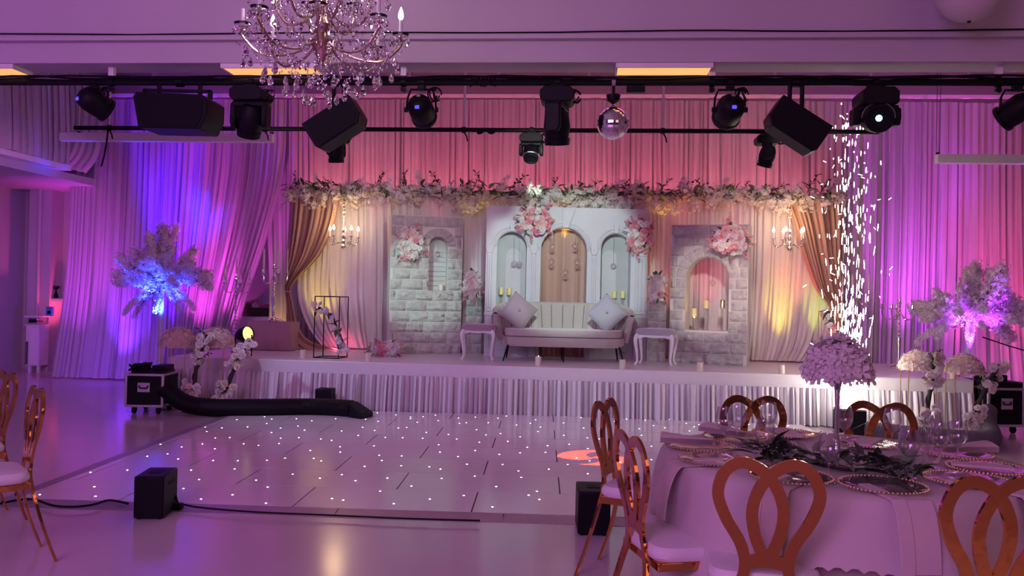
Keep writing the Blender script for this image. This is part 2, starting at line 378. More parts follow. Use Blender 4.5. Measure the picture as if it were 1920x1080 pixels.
# ---------------------------------------------------------------- room drapes round the stage
def rows_px(pp, Y):
    r = []
    for a in pp:
        yy = a[4] if len(a) > 4 else Y
        r.append((PY(a[0], a[1], yy), PY(a[2], a[3], yy)))
    return r
def hemfix(r, z): r[-1] = (V((r[-1][0].x, r[-1][0].y, z)), V((r[-1][1].x, r[-1][1].y, z))); return r
YD = 13.42
curtain('room_drape', 'long white drape hanging furthest left, flaring at its hem beside the recess',
        hemfix(rows_px([(138, 186, 317, 187), (135, 320, 314, 330), (124, 520, 308, 520), (108, 640, 304, 640, 13.3), (98, 714, 298, 709, 13.0)], YD), .02), 16, .055, DRAPE, seed=5)
curtain('room_drape', 'white drape lit blue and magenta, tied back beside the candelabra table',
        hemfix(rows_px([(315, 186, 537, 187), (312, 300, 532, 320), (306, 450, 502, 440, 13.36), (304, 560, 462, 560, 13.3), (302, 650, 438, 650, 13.3), (300, 706, 430, 700, 13.3)], YD), .02), 21, .06, DRAPE, seed=6)
curtain('room_drape', 'narrow sheer white drape behind the tall candelabra, showing past the tan swag',
        hemfix(rows_px([(498, 186, 640, 187), (500, 400, 625, 400), (504, 560, 620, 560), (500, 680, 612, 680)], 13.62), .02), 10, .04, DRAPE, seed=7)
curtain('room_drape', 'rose lit white drape high behind the garland, on the side of the stone niche slab',
        hemfix(rows_px([(541, 187, 988, 187), (541, 350, 987, 350), (540, 500, 985, 500), (538, 700, 982, 700)], YD), .05), 46, .05, DRAPE, seed=8)
curtain('room_drape', 'rose lit white drape high behind the garland, on the side of the mirror ball',
        hemfix(rows_px([(986, 187, 1471, 190), (985, 350, 1470, 350), (983, 500, 1468, 500), (980, 700, 1463, 700)], YD), .05), 50, .05, DRAPE, seed=9)
curtain('room_drape', 'white drape lit pink to violet behind the spark fountain',
        hemfix(rows_px([(1468, 190, 1780, 192), (1467, 350, 1778, 350), (1465, 500, 1774, 500), (1460, 715, 1766, 715)], YD), .02), 27, .065, DRAPE, seed=10)
curtain('room_drape', 'pink lit white drape furthest right, sweeping outward at its hem behind the flight case',
        hemfix(rows_px([(1777, 192, 2010, 196), (1775, 350, 2010, 350), (1772, 500, 2015, 500), (1766, 640, 2030, 640, 13.3), (1756, 745, 2060, 760, 13.1)], YD), .02), 18, .075, DRAPE, seed=11)
# header rail that carries them
tag(B().box(-7.9, 8.4, 13.40, 13.46, 4.57, 4.62).build('drape_rail', WHITEW), 'slim white rail carrying the room drapes under the soffit', 'rail')

# ================================================================ stage
SX0, SX1, SY0, SY1, SH = -5.28, 4.52, 10.55, 12.98, .60
st = thing('stage', 'long low white stage with a pleated silver satin skirt', 'stage', (0, 0, 0))
B().box(SX0, SX1, SY0, SY1, SH - .05, SH).build('deck', mat('white_vinyl', (.70, .67, .69), .3, var=.03, scale=3), st, bevel=.006)
B().box(SX0 + .05, SX1 - .05, SY0 + .12, SY1 - .05, 0, SH - .05).build('frame', BLACK, st)
B().box(SX0 - .012, SX1 + .012, SY0 - .014, SY0 + .03, SH - .155, SH - .008).build('skirt_band', SKIRT, st, bevel=.004)
rw = [((SX0 - .01, SY0 - .02, SH - .15), (SX1 + .01, SY0 - .02, SH - .15)), ((SX0 - .01, SY0 - .04, .3), (SX1 + .01, SY0 - .04, .3)), ((SX0 - .01, SY0 - .075, .012), (SX1 + .01, SY0 - .075, .012))]
curtain('skirt', '', rw, 160, .046, SKIRT, st, nz=7, seed=12, cols=8, ampf=lambda t: .5 + .6 * t)
for sx, s_ in ((SX0, 1), (SX1, -1)):
    rw = [((sx, SY0, SH - .02), (sx, SY1, SH - .02)), ((sx - .03 * s_, SY0, .3), (sx - .03 * s_, SY1, .3)), ((sx - .06 * s_, SY0, .012), (sx - .06 * s_, SY1, .012))]
    curtain('side_skirt', '', rw, 26, .03, SKIRT, st, nz=6, seed=13)

# ---------------------------------------------------------------- backdrop frame and its white drapes
YB = 12.72
bz = PY(1000, 362, YB).z; bx0 = PY(546, 350, YB).x; bx1 = PY(1582, 358, YB).x
fr = thing('backdrop_frame', 'slim white pipe frame carrying the white backdrop and tan swags', 'frame', (0, 0, 0))
B().tube([(bx0, YB, bz), (bx1, YB, bz)], .025, 8).build('crossbar', WHITEW, fr)
for x in (bx0, bx1):
    B().tube([(x, YB, SH), (x, YB, bz)], .022, 8).build('upright', WHITEW, fr)
    B().box(x - .18, x + .18, YB - .18, YB + .18, SH, SH + .012).build('base_plate', WHITEW, fr)
def bd(label, pp, n, seed, amp=.03, Y=YB + .065):
    curtain('backdrop_drape', label, hemfix(rows_px(pp, Y), SH + .022), n, amp, DRAPE2, seed=seed)
bd('white backdrop drape beside the tan swag with the black frame stand, pooling on the deck', [(560, 362, 718, 362), (562, 450, 718, 450), (556, 545, 717, 545), (575, 610, 716, 610, YB + .03), (605, 655, 715, 660)], 14, 21, .035)
bd('white backdrop drape behind the stone slab with the closed niche', [(716, 362, 909, 362), (716, 500, 908, 500), (714, 660, 905, 664)], 20, 22)
bd('white backdrop drape hidden mostly behind the triple arch wall', [(907, 362, 1236, 364), (906, 500, 1235, 500), (903, 664, 1231, 672)], 34, 23)
bd('white backdrop drape seen through the open stone arch', [(1234, 364, 1416, 366), (1233, 500, 1414, 500), (1229, 672, 1410, 678)], 20, 24)
bd('white backdrop drape streaked yellow and red beside the tan swag at the sparks', [(1414, 366, 1572, 368), (1412, 480, 1566, 480), (1408, 580, 1556, 580), (1404, 640, 1545, 640, YB - .05), (1402, 682, 1520, 686, YB - .12)], 14, 25, .04)
# swags
curtain('tan_swag', 'tan chiffon swag gathered by a tie next to the candelabra table',
        rows_px([(543, 362, 640, 362), (540, 420, 628, 420), (536, 480, 600, 480), (533, 530, 556, 525), (534, 546, 545, 546), (536, 566, 549, 566), (536, 610, 560, 612, YB - .2), (530, 640, 585, 640, YB - .28), (520, 654, 640, 655, YB - .3)], YB - .15), 9, .06, TAN, nz=40, seed=31, ampf=lambda t: .8 if t < .5 else .5)
tag(B().lathe([(.045, -.012), (.055, 0), (.045, .012)], 12, PY(540, 547, YB - .15), cap=False).build('curtain_tie', TAN), 'tan tie band around the swag next to the candelabra table', 'tie')
curtain('tan_swag', 'tan chiffon swag gathered by a tie behind the spark fountain',
        rows_px([(1470, 368, 1580, 368), (1490, 420, 1580, 420), (1508, 480, 1580, 480), (1530, 540, 1580, 540), (1556, 575, 1576, 577), (1560, 600, 1576, 600), (1556, 640, 1580, 640), (1552, 688, 1590, 689)], YB - .15), 9, .06, TAN, nz=36, seed=32, ampf=lambda t: .8 if t < .6 else .5)
tag(B().lathe([(.05, -.012), (.06, 0), (.05, .012)], 12, PY(1567, 577, YB - .15), cap=False).build('curtain_tie', TAN), 'tan tie band around the swag behind the spark fountain', 'tie')

# ================================================================ walls of the set
def plane_px(o, rz):
    o = V(o); ex = V((math.cos(rz), math.sin(rz), 0)); n = V((-math.sin(rz), math.cos(rz), 0))
    def f(px, py):
        d = ray(px, py); t = n.dot(o - CP) / n.dot(d); q = CP + d * t - o; return q.dot(ex), q.z
    return f
def arch_pts(cx, hw, zs, n=12):
    return [(cx + hw * math.cos(PI - PI * i / n), zs + hw * math.sin(PI - PI * i / n)) for i in range(n + 1)]
def arch_wall(b, x0, x1, z0, z1, arches, y0, y1):
    # upright slab x0..x1 with arched openings (cx, hw, z_bottom, z_spring)
    x = x0
    for cx, hw, zb, zs in sorted(arches):
        b.box(x, cx - hw, y0, y1, z0, z1); x = cx + hw
        if zb > z0 + 1e-4: b.box(cx - hw, cx + hw, y0, y1, z0, zb)
        P = arch_pts(cx, hw, zs)
        for (ax, az), (bx_, bz_) in zip(P, P[1:]):
            b.hexa([(ax, y0, az), (bx_, y0, bz_), (bx_, y1, bz_), (ax, y1, az)], [(ax, y0, z1), (bx_, y0, z1), (bx_, y1, z1), (ax, y1, z1)])
    b.box(x, x1, y0, y1, z0, z1); return b
def rock(x0, x1, z0, z1, rnd, d=.042, gap=.007):
    b = B(); x0 += gap; x1 -= gap; z0 += gap; z1 -= gap
    nu = max(2, min(5, int((x1 - x0) / .05))); nv = 4
    def fn(u, v):
        e = (0 < u < 1) and (0 < v < 1)
        return (x0 + (x1 - x0) * (u + (rnd.uniform(-.06, .06) if e else 0)), -d * .25 - (rnd.uniform(.25, 1.0) * d if e else 0), z0 + (z1 - z0) * (v + (rnd.uniform(-.08, .08) if e else 0)))
    b.grid(fn, nu, nv)
    b.add([(x0, 0, z0), (x1, 0, z0), (x1, 0, z1), (x0, 0, z1)], [])
    W = nu + 1; base = len(b.v) - 4
    b.f += [[base, base + 1, nu, 0], [base + 1, base + 2, nv * W + nu, nu], [base + 2, base + 3, nv * W, nv * W + nu], [base + 3, base, 0, nv * W]]
    b.mi += [0] * 4
    return b
def stone_slab(label, o, rz, w_, h_, th, arch, ring, nrow, bw, name='stone_slab', cat='set wall', seed=1, through=False):
    rnd = random.Random(seed)
    t = thing(name, label, cat, o, rz)
    arches = [arch] if arch else []
    arch_wall(B(), 0, w_, 0, h_, arches, 0, th).build('backing', MORTAR, t, smooth=0)
    rh = h_ / nrow
    if arch: cx, hw, zb, zs = arch
    for r in range(nrow):
        z0 = r * rh; z1 = z0 + rh; x = -(bw * .5 if r % 2 else 0) + rnd.uniform(-.02, .02) - bw * .25
        cut = None
        if arch:
            if z1 > zb + .01 and z0 < zs + ring - .01:
                zz = max(z0, zs); half = math.sqrt(max(0, ring ** 2 - (zz - zs) ** 2)) if z1 > zs + .02 else hw
                if z1 > zs + .02 and zz <= zs: half = ring
                half = max(half, hw if z0 < zs + hw else 0)
                cut = (cx - half, cx + half)
        while x < w_:
            L = bw * rnd.uniform(.86, 1.14); a, b_ = max(x, .0), min(x + L, w_); x += L
            segs = [(a, b_)]
            if cut:
                segs = []
                if a < cut[0]: segs.append((a, min(b_, cut[0])))
                if b_ > cut[1]: segs.append((max(a, cut[1]), b_))
            for p, q in segs:
                if q - p > .045: rock(p, q, z0, z1, rnd).build('stone_block', STONE, t, smooth=30)
    if arch:
        n = 9
        for i in range(n):
            a0 = PI * i / n + .02; a1 = PI * (i + 1) / n - .02; b = B()
            def fn(u, v, a0=a0, a1=a1):
                rr = hw + (ring - hw) * (.04 + .92 * v); a = a0 + (a1 - a0) * u
                e = 0 < u < 1 and 0 < v < 1
                return (cx + rr * math.cos(a), -.012 - (rnd.uniform(.006, .02) if e else 0), zs + rr * math.sin(a))
            b.grid(fn, 3, 3)
            P = [fn(0, 0), fn(1, 0), fn(1, 1), fn(0, 1)]
            for p, q in zip(P, P[1:] + P[:1]): b.add([p, q, (q[0], .0, q[2]), (p[0], .0, p[2])], [[0, 1, 2, 3]])
            b.build('arch_stone', STONE, t, smooth=30)
    return t
RL = math.radians(20); oL = PZ(728, 663, SH); oL.y += 0
fL = plane_px(oL, RL); wL = fL(867, 500)[0]; hL = fL(790, 405)[1]
ax0, _z = fL(805, 460); ax1, zs_ = fL(840, 462); zb_ = fL(822, 545)[1]; rg = (fL(857, 460)[0] - fL(790, 460)[0]) / 2
slabL = stone_slab('grey stone block slab with a small closed arched niche', oL, RL, wL, hL, .30, ((ax0 + ax1) / 2, (ax1 - ax0) / 2, zb_, zs_), rg, 13, .27, seed=41)
cxL = (ax0 + ax1) / 2; hwL = (ax1 - ax0) / 2
b = B(); b.box(cxL - hwL - .01, cxL + hwL + .01, .17, .19, zb_ - .01, zs_ + hwL + .01)
for i in range(9): b.box(cxL - hwL, cxL + hwL, .155, .17, zb_ + .004 + .07 * i, zb_ + .062 + .07 * i)
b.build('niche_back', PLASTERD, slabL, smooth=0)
RR = math.radians(-17); oR = PZ(1254, 680, SH)
fR = plane_px(oR, RR); wR = fR(1402, 560)[0]; hR = fR(1330, 421)[1]
ax0, _z = fR(1286, 520); ax1, zsR = fR(1367, 522); zbR = fR(1326, 620)[1]; rgR = (fR(1388, 520)[0] - fR(1268, 520)[0]) / 2
cxR = (ax0 + ax1) / 2; hwR = (ax1 - ax0) / 2
slabR = stone_slab('grey stone block slab with a wide open arch showing the drape behind', oR, RR, wR, hR, .30, (cxR, hwR, zbR, zsR), rgR, 13, .27, seed=42)
# plinths
for nm, pxa, pxb, pyb, pyt, sd, lb in (('stone_plinth', 868, 902, 662, 558, 43, 'short grey stone plinth carrying blossom beside the niche slab'), ('stone_plinth', 1213, 1247, 678, 566, 44, 'short grey stone plinth carrying blossom beside the open arch slab')):
    o = PZ(pxa, pyb, SH); f = plane_px(o, 0); ww = f(pxb, pyb)[0]; hh = f(pxa, pyt)[1]
    t = stone_slab(lb, o, 0, ww, hh, .24, None, 0, 6, .19, name=nm, cat='plinth', seed=sd)
    B().box(-.01, ww + .01, -.02, .25, hh, hh + .02).build('cap', MORTAR, t, bevel=.005)
    if nm and pxa == 868: plL = (o, ww, hh)
    else: plR = (o, ww, hh)

# triple arch wall
RC = math.radians(6); oC = PZ(907, 668, SH); fC = plane_px(oC, RC)
wC = fC(1213, 540)[0]; hC = fC(1060, 389)[1]
def aw(pxl, pxr, pys, pyb):
    a, z = fC(pxl, pys); b_, z2 = fC(pxr, pys); return ((a + b_) / 2, (b_ - a) / 2, max(0, fC((pxl + pxr) / 2, pyb)[1]), (z + z2) / 2)
A1 = aw(932, 988, 462, 588); A2 = aw(1014, 1101, 470, 676); A3 = aw(1127, 1183, 466, 586)
A2 = (A2[0], A2[1], 0, A2[3])
tc_ = thing('triple_arch_wall', 'grey plaster wall with three round arches and panelled pilasters', 'set wall', oC, RC)
arch_wall(B(), 0, wC, 0, hC, [A1, A2, A3], 0, .26).build('wall_body', PLASTER, tc_, smooth=0)
for A in (A1, A3):
    b = B(); cx, hw, zb, zs = A
    b.box(cx - hw - .02, cx + hw + .02, .24, .26, zb - .02, zs + hw + .03)
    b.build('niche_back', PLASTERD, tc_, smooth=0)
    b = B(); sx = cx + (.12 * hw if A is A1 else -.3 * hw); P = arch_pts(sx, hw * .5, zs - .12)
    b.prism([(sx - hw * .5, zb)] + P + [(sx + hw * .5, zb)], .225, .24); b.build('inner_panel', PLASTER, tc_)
    B().box(cx - hw - .02, cx + hw + .02, -.03, .24, zb - .03, zb).build('niche_sill', PLASTER, tc_, bevel=.006)
for A in (A1, A2, A3):
    cx, hw, zb, zs = A
    for k, (rr, tr) in enumerate(((hw + .022, .016), (hw + .062, .012))):
        B().tube([(x, -.006, z) for x, z in arch_pts(cx, rr, zs, 20)], tr, 6).build('archivolt', PLASTER, tc_)
    if A is not A2:
        B().hexa([(cx - .025, -.035, zs + hw + .0), (cx + .025, -.035, zs + hw), (cx + .025, 0, zs + hw), (cx - .025, 0, zs + hw)],
             [(cx - .04, -.03, zs + hw + .12), (cx + .04, -.03, zs + hw + .12), (cx + .04, 0, zs + hw + .12), (cx - .04, 0, zs + hw + .12)]).build('keystone', PLASTER, tc_, bevel=.004)
cx, hw, zb, zs = A2
B().hexa([(cx - .03, -.05, zs + hw - .01), (cx + .055, -.05, zs + hw - .01), (cx + .055, 0, zs + hw), (cx - .03, 0, zs + hw)],
     [(cx - .035, -.035, hC - .02), (cx + .15, -.035, hC - .02), (cx + .15, 0, hC - .02), (cx - .035, 0, hC - .02)]).build('keystone', PLASTER, tc_, bevel=.005)
# pilasters
edges = [0, A1[0] - A1[1], A1[0] + A1[1], A2[0] - A2[1], A2[0] + A2[1], A3[0] - A3[1], A3[0] + A3[1], wC]
zc = A1[3] + .02
for i in range(0, 8, 2):
    a, b_ = edges[i] + .02, edges[i + 1] - .02; w_ = b_ - a
    if i: a += .05; b_ -= .05; w_ = b_ - a
    else: b_ -= .05; w_ = b_ - a
    if i == 6: b_ = edges[7] - .015; w_ = b_ - a
    q = thing('pilaster', '', '', (0, 0, 0)); del q['label']; del q['category']; q.parent = tc_
    zl = .62
    B().box(a, b_, -.022, 0, zl + .02, zc - .12).build('shaft', PLASTER, q, bevel=.006)
    n = 1 if w_ < .1 else 2
    for k in range(n + 1):
        xx = a + w_ * (k + .5) / (n + 1); B().box(xx - .012, xx + .012, -.036, -.02, zl + .06, zc - .15).build('fillet', PLASTER, q, bevel=.004)
    B().hexa([(a - .005, -.035, zc - .12), (b_ + .005, -.035, zc - .12), (b_ + .005, 0, zc - .12), (a - .005, 0, zc - .12)], [(a - .03, -.05, zc), (b_ + .03, -.05, zc), (b_ + .03, 0, zc), (a - .03, 0, zc)]).build('capital', PLASTER, q, bevel=.005)
    B().box(a - .02, b_ + .02, -.05, 0, 0, zl).build('pedestal', PLASTER, q, bevel=.008)
    B().box(a + .02, b_ - .02, -.058, -.05, .12, zl - .1).build('pedestal_panel', PLASTER, q, bevel=.005)
    B().box(a - .03, b_ + .03, -.06, 0, zl - .04, zl + .01).build('pedestal_cap', PLASTER, q, bevel=.005)
for A in (A1, A3):
    cx, hw, zb, zs = A; B().box(cx - hw + .03, cx + hw - .03, -.014, 0, .1, zb - .12).build('dado_panel', PLASTER, tc_, bevel=.006)
# peach curtain in the middle arch
cx, hw, zb, zs = A2
def CL(x, y, z): return oC + V((x * math.cos(RC) - y * math.sin(RC), x * math.sin(RC) + y * math.cos(RC), z))
rw = [(CL(cx - hw - .05, .33, zs + hw + .05), CL(cx + hw + .05, .33, zs + hw + .05)), (CL(cx - hw - .05, .33, 1.0), CL(cx + hw + .05, .33, 1.0)), (CL(cx - hw - .03, .34, .012), CL(cx + hw + .03, .34, .012))]
curtain('peach_curtain', 'peach pink curtain hanging inside the middle arch behind the sofa', rw, 9, .035, PEACH, seed=50)

# ================================================================ flowers: shared meshes
def petal(b, a, r0, r1, h0, h1, wd, curl=.0):
    ca, sa = math.cos(a), math.sin(a)
    def fn(u, v):
        s = (u - .5) * 2; rr = r0 + (r1 - r0) * v; ww = wd * math.sin(PI * (.25 + .6 * v)) * s
        z = h0 + (h1 - h0) * v ** 1.3 - curl * v * v - .12 * wd * s * s
        return (rr * ca - ww * sa, rr * sa + ww * ca, z)
    b.grid(fn, 2, 2)
def rose_mesh(name, mt, r, seed):
    rnd = random.Random(seed); b = B()
    b.sphere((0, 0, r * .25), r * .28, 6, 4)
    for k, (n, a, c, d, e) in enumerate(((4, .12, .38, .1, .75), (5, .2, .68, .05, .62), (7, .25, 1.0, 0, .34))):
        for i in range(n):
            petal(b, 2 * PI * (i + .5 * k) / n + rnd.uniform(-.2, .2), r * a, r * c, r * d, r * e * rnd.uniform(.8, 1.15), r * (.34 + .1 * k), r * .12)
    return b.mesh(name, mt, 60)
def floret(b, p, n, s, rnd):
    q = V(n).to_track_quat('Z', 'Y').to_matrix() ; a0 = rnd.uniform(0, PI)
    for i in range(4):
        a = a0 + PI / 2 * i; c, d = math.cos(a), math.sin(a)
        L = [(0, 0, 0), (s * (c - .55 * d) * .7, s * (d + .55 * c) * .7, s * .18), (s * c * 1.15, s * d * 1.15, s * .28), (s * (c + .55 * d) * .7, s * (d - .55 * c) * .7, s * .18)]
        b.add([V(p) + q @ V(x) for x in L], [[0, 1, 2, 3]])
def cluster_mesh(name, mats, r, n, s, seed, sz=1):
    rnd = random.Random(seed); b = B()
    b.sphere((0, 0, 0), r * .72, 8, 6, sz=sz)
    for i in range(n):
        z = 1 - 2 * (i + .5) / n; a = i * 2.39996; q = math.sqrt(1 - z * z); d = V((q * math.cos(a), q * math.sin(a), z))
        b.cur = rnd.randrange(len(mats)) if len(mats) > 1 else 0
        rr = r * rnd.uniform(.8, 1.08); floret(b, (d.x * rr, d.y * rr, d.z * rr * sz), d + V((rnd.uniform(-.3, .3),) * 3), s * rnd.uniform(.8, 1.2), rnd)
    return b.mesh(name, mats, 0)
def leaf_mesh(name, mt, L, W_):
    b = B(); n = 4
    for i in range(n + 1):
        t = i / n; w_ = W_ * math.sin(PI * min(1, t * .95 + .03)) ** .8; z = -.25 * L * t * t
        b.v += [(-w_ / 2, L * t, z + w_ * .2), (0, L * t, z), (w_ / 2, L * t, z + w_ * .2)]
    for i in range(n):
        for k in range(2): b.f.append([i * 3 + k, i * 3 + k + 1, i * 3 + k + 4, i * 3 + k + 3])
    b.mi = [0] * len(b.f); return b.mesh(name, mt, 60)
def sprig_mesh(name, mats, L, n, lw, seed, bend=.3, floral=False):
    rnd = random.Random(seed); b = B(); pts = [(bend * L * (i / 5) ** 2, 0, L * i / 5) for i in range(6)]
    b.tube(pts, [.004 * (1.2 - .15 * i) for i in range(6)], 4); b.cur = 1
    for i in range(n):
        t = .15 + .85 * i / n; p = V((bend * L * t * t, 0, L * t)); a = i * 2.4
        d = V((math.cos(a), math.sin(a), rnd.uniform(.3, 1.0))).normalized()
        if floral: floret(b, p + d * lw * .6, d, lw * rnd.uniform(.5, .9), rnd)
        else:
            sd = d.cross(V((0, 0, 1))).normalized() * lw * .28; m1 = p + d * lw * .5
            b.add([p, m1 + sd, p + d * lw, m1 - sd], [[0, 1, 2, 3]])
    return b.mesh(name, mats, 0)
ROSEW = [rose_mesh('rose_white', PETW, .052, i) for i in range(2)]; ROSEC = [rose_mesh('rose_cream', PETC, .048, 5)]
ROSEP = [rose_mesh('rose_pink', PETP, .052, 7), rose_mesh('rose_blush', PETB, .05, 8)]
HYD = [cluster_mesh('hydrangea_white', [PETW], .06, 34, .018, 11), cluster_mesh('hydrangea_pink', [PETP, PETB], .055, 34, .018, 12)]
LEAFM = [leaf_mesh('leaf', LEAF, .11, .05), leaf_mesh('leaf_dark', LEAFD, .13, .04)]
SPRIG = [sprig_mesh('sprig', [TWIG, PETP], .17, 12, .03, 1, floral=True), sprig_mesh('sprig_green', [TWIG, LEAFD], .22, 14, .05, 2)]
SPRIGW = sprig_mesh('sprig_white', [TWIG, PETW], .2, 16, .035, 3, floral=True)
def bouquet(label, px, py, Y, rx, rz, ry, n, mix, seed, lf=10, sp=5, foam=True, cat='flower arrangement', off=0):
    # blossoms over the front of an ellipsoid whose back rests on the wall behind it
    rnd = random.Random(seed); c = PY(px, py, Y); t = thing('flower_arrangement', label, cat, c)
    if foam: B().sphere((0, 0, 0), 1, 10, 7, rx * .62, ry * .6, rz * .62).build('foam_core', LEAFD, t)
    for i in range(n):
        g = (i + .5) / n; a = i * 2.39996; q = math.sqrt(g); d = V((q * math.cos(a), -math.sqrt(max(0, 1 - g * .9)), q * math.sin(a)))
        p = V((d.x * rx * .86, d.y * ry * .75, d.z * rz * .86)) + V((rnd.uniform(-.02, .02), 0, rnd.uniform(-.02, .02)))
        k = rnd.choices(mix, k=1)[0]; me = rnd.choice({'w': ROSEW, 'c': ROSEC, 'p': ROSEP, 'h': HYD[:1], 'k': HYD[1:]}[k])
        nrm = V((d.x / rx, d.y / ry, d.z / rz)).normalized()
        put('blossom', me, t, p, (nrm.to_track_quat('Z', 'Y')).to_euler(), scale=rnd.uniform(.75, 1.1))
    for i in range(lf):
        a = rnd.uniform(0, 2 * PI); d = V((math.cos(a), -.5, math.sin(a)))
        put('leaf', rnd.choice(LEAFM), t, (d.x * rx * .7, -ry * .3, d.z * rz * .7), d.to_track_quat('Y', 'Z').to_euler(), scale=rnd.uniform(.6, 1))
    for i in range(sp):
        a = rnd.uniform(0, 2 * PI); d = V((math.cos(a), -.3, math.sin(a)))
        put('sprig', SPRIG[0], t, (d.x * rx * .7, -ry * .2, d.z * rz * .7), d.to_track_quat('Z', 'Y').to_euler(), scale=rnd.uniform(.6, 1))
    return t
bouquet('pink and white blossom cluster hung on the closed niche slab', 770, 458, 12.20, .22, .27, .14, 34, 'wwhpkhwp', 61, sp=8)
bouquet('pink and white blossom cluster on the arch wall between its left and middle arches', 1003, 414, 12.10, .27, .24, .14, 36, 'wcppkwhp', 62, sp=9)
bouquet('pink and white blossom cluster on the outer upper corner of the arch wall', 1199, 442, 12.26, .22, .27, .14, 34, 'wpppkhwp', 63, sp=10)
bouquet('pink and white blossom cluster hung on the open arch slab', 1368, 450, 11.50, .25, .23, .14, 34, 'wwppkhwc', 64, sp=9)
bouquet('white and pink posy standing on the plinth beside the niche slab', 885, 532, 12.26, .12, .22, .11, 24, 'wwwhp', 65, lf=9, sp=3)
bouquet('white and pink posy standing on the plinth beside the open arch slab', 1231, 538, 11.86, .12, .20, .11, 24, 'wwwhcp', 66, lf=9, sp=3)
_b = bouquet('low pink and white bouquet lying on the stage before the niche slab', 722, 652, 11.62, .24, .12, .15, 32, 'wppbkwhc'.replace('b', 'p'), 67, lf=12, sp=9)
_b.location.z = SH + .11

# ---------------------------------------------------------------- garland on the crossbar
gar = thing('flower_garland', 'long garland of white blossom and green leaves along the backdrop crossbar', 'garland', (bx0, YB - .05, bz))
rnd = random.Random(71); GL = bx1 - bx0
B().tube([(GL * i / 40, rnd.uniform(-.02, .02), rnd.uniform(-.03, .03)) for i in range(41)], .035, 6).build('stem_core', LEAFD, gar)
BUN = []
for k in range(4):
    b = B(); r2 = random.Random(200 + k); b.sphere((0, 0, 0), .05, 6, 4)
    for i in range(40):
        d = V((r2.gauss(0, 1), r2.gauss(0, .8), r2.gauss(-.2, 1))).normalized(); floret(b, d * r2.uniform(.05, .13), d, r2.uniform(.022, .034), r2)
    BUN.append(b.mesh('blossom_bunch', [PETW if k < 2 else PETC], 0))
for k in range(2):   # trailing wisteria
    b = B(); r2 = random.Random(220 + k)
    for i in range(44):
        z = -.30 * i / 44; d = V((r2.uniform(-1, 1), r2.uniform(-1, 1), r2.uniform(-.6, .2))).normalized(); floret(b, V((0, 0, z)) + d * .045 * (1 - i / 60), d, .018, r2)
    BUN.append(b.mesh('blossom_trail', [PETC if k else PETW], 0))
for i in range(210):
    x = GL * (i + rnd.uniform(-.4, .4)) / 210; dn = .10 * max(0, math.sin(x * 1.9 + .6)) + (.08 if .32 < x / GL < .75 else 0)
    put('blossom_bunch', BUN[rnd.randrange(4)], gar, (x, rnd.uniform(-.16, -.02), rnd.uniform(-.15 - dn, .07)), (rnd.uniform(-.5, .5), rnd.uniform(-.5, .5), rnd.uniform(0, 6)), scale=rnd.uniform(.6, 1.05), kind='stuff')
for i in range(34):
    x = GL * (i + rnd.uniform(-.4, .4)) / 34
    if rnd.random() < .75: put('blossom_trail', BUN[4 + (i % 2)], gar, (x, rnd.uniform(-.14, -.05), rnd.uniform(-.1, -.02)), (rnd.uniform(-.2, .2), rnd.uniform(-.3, .3), rnd.uniform(0, 6)), scale=rnd.uniform(.55, .95), kind='stuff')
for i in range(270):
    x = GL * (i + rnd.uniform(-.5, .5)) / 270; a = rnd.uniform(-.4, PI + .4); d = V((math.cos(a), rnd.uniform(-.9, .2), math.sin(a) * .8 + .1))
    put('leaf', rnd.choice(LEAFM), gar, (x, rnd.uniform(-.20, -.02), rnd.uniform(-.13, .08)), d.to_track_quat('Y', 'Z').to_euler(), scale=rnd.uniform(.9, 1.6))
for i in range(46):
    x = GL * (i + rnd.uniform(-.5, .5)) / 46; a = rnd.uniform(.4, PI - .4); d = V((math.cos(a), rnd.uniform(-.5, .1), math.sin(a)))
    put('twig', SPRIG[1] if i % 3 else SPRIGW, gar, (x, -.03, .03), d.to_track_quat('Z', 'Y').to_euler(), scale=rnd.uniform(.7, 1.5))

# ================================================================ small crystal chandeliers
def small_chandelier(label, px, pyc, pyt, Y):
    c = PY(px, pyc, Y); top = PY(px, pyt, Y).z - c.z
    t = thing('small_chandelier', label, 'chandelier', c)
    B().lathe([(.004, -.12), (.03, -.10), (.045, -.07), (.02, -.04), (.035, 0), (.014, .03), (.03, .07), (.012, .12), (.026, .16), (.01, .22), (.02, .27), (.006, .34)], 12).build('stem', SILVER, t)
    b = B(); z = .36
    while z < top: b.sphere((0, 0, z), .017 if int(z * 30) % 3 else .026, 6, 4, sz=1.2); z += .05
    b.build('bead_chain', CRYS, t)
    B().tube([(0, 0, .3), (0, 0, top)], .004, 4).build('rod', SILVER, t)
    for i in range(5):
        a = 2 * PI * i / 5 + .5; ca, sa = math.cos(a), math.sin(a)
        pts = smoothpath([(.02 * ca, .02 * sa, -.03), (.08 * ca, .08 * sa, -.02), (.16 * ca, .16 * sa, -.06), (.215 * ca, .215 * sa, -.01), (.215 * ca, .215 * sa, .05)], 4)
        ar = B().tube(pts, .006, 6).build('arm', SILVER, t)
        B().lathe([(.004, 0), (.032, .012), (.034, .02), (.012, .022)], 10, (.215 * ca, .215 * sa, .045)).build('drip_pan', SILVER, ar)
        B().lathe([(.011, 0), (.011, .085)], 8, (.215 * ca, .215 * sa, .066)).build('candle_sleeve', WHITEW, ar)
        B().lathe([(.008, 0), (.018, .02), (.016, .04), (.003, .075)], 8, (.215 * ca, .215 * sa, .151)).build('flame_bulb', BULB, ar)
        b = B()
        for k in range(3): b.sphere((.19 * ca + .02 * k * sa, .19 * sa, .02 - .035 * k), .011, 6, 4, sz=1.5)
        b.build('crystal_drop', CRYS, ar)
    lamp('POINT', c + V((0, -.1, .32)), (1, .66, .34), 9, size=.12)
    return t
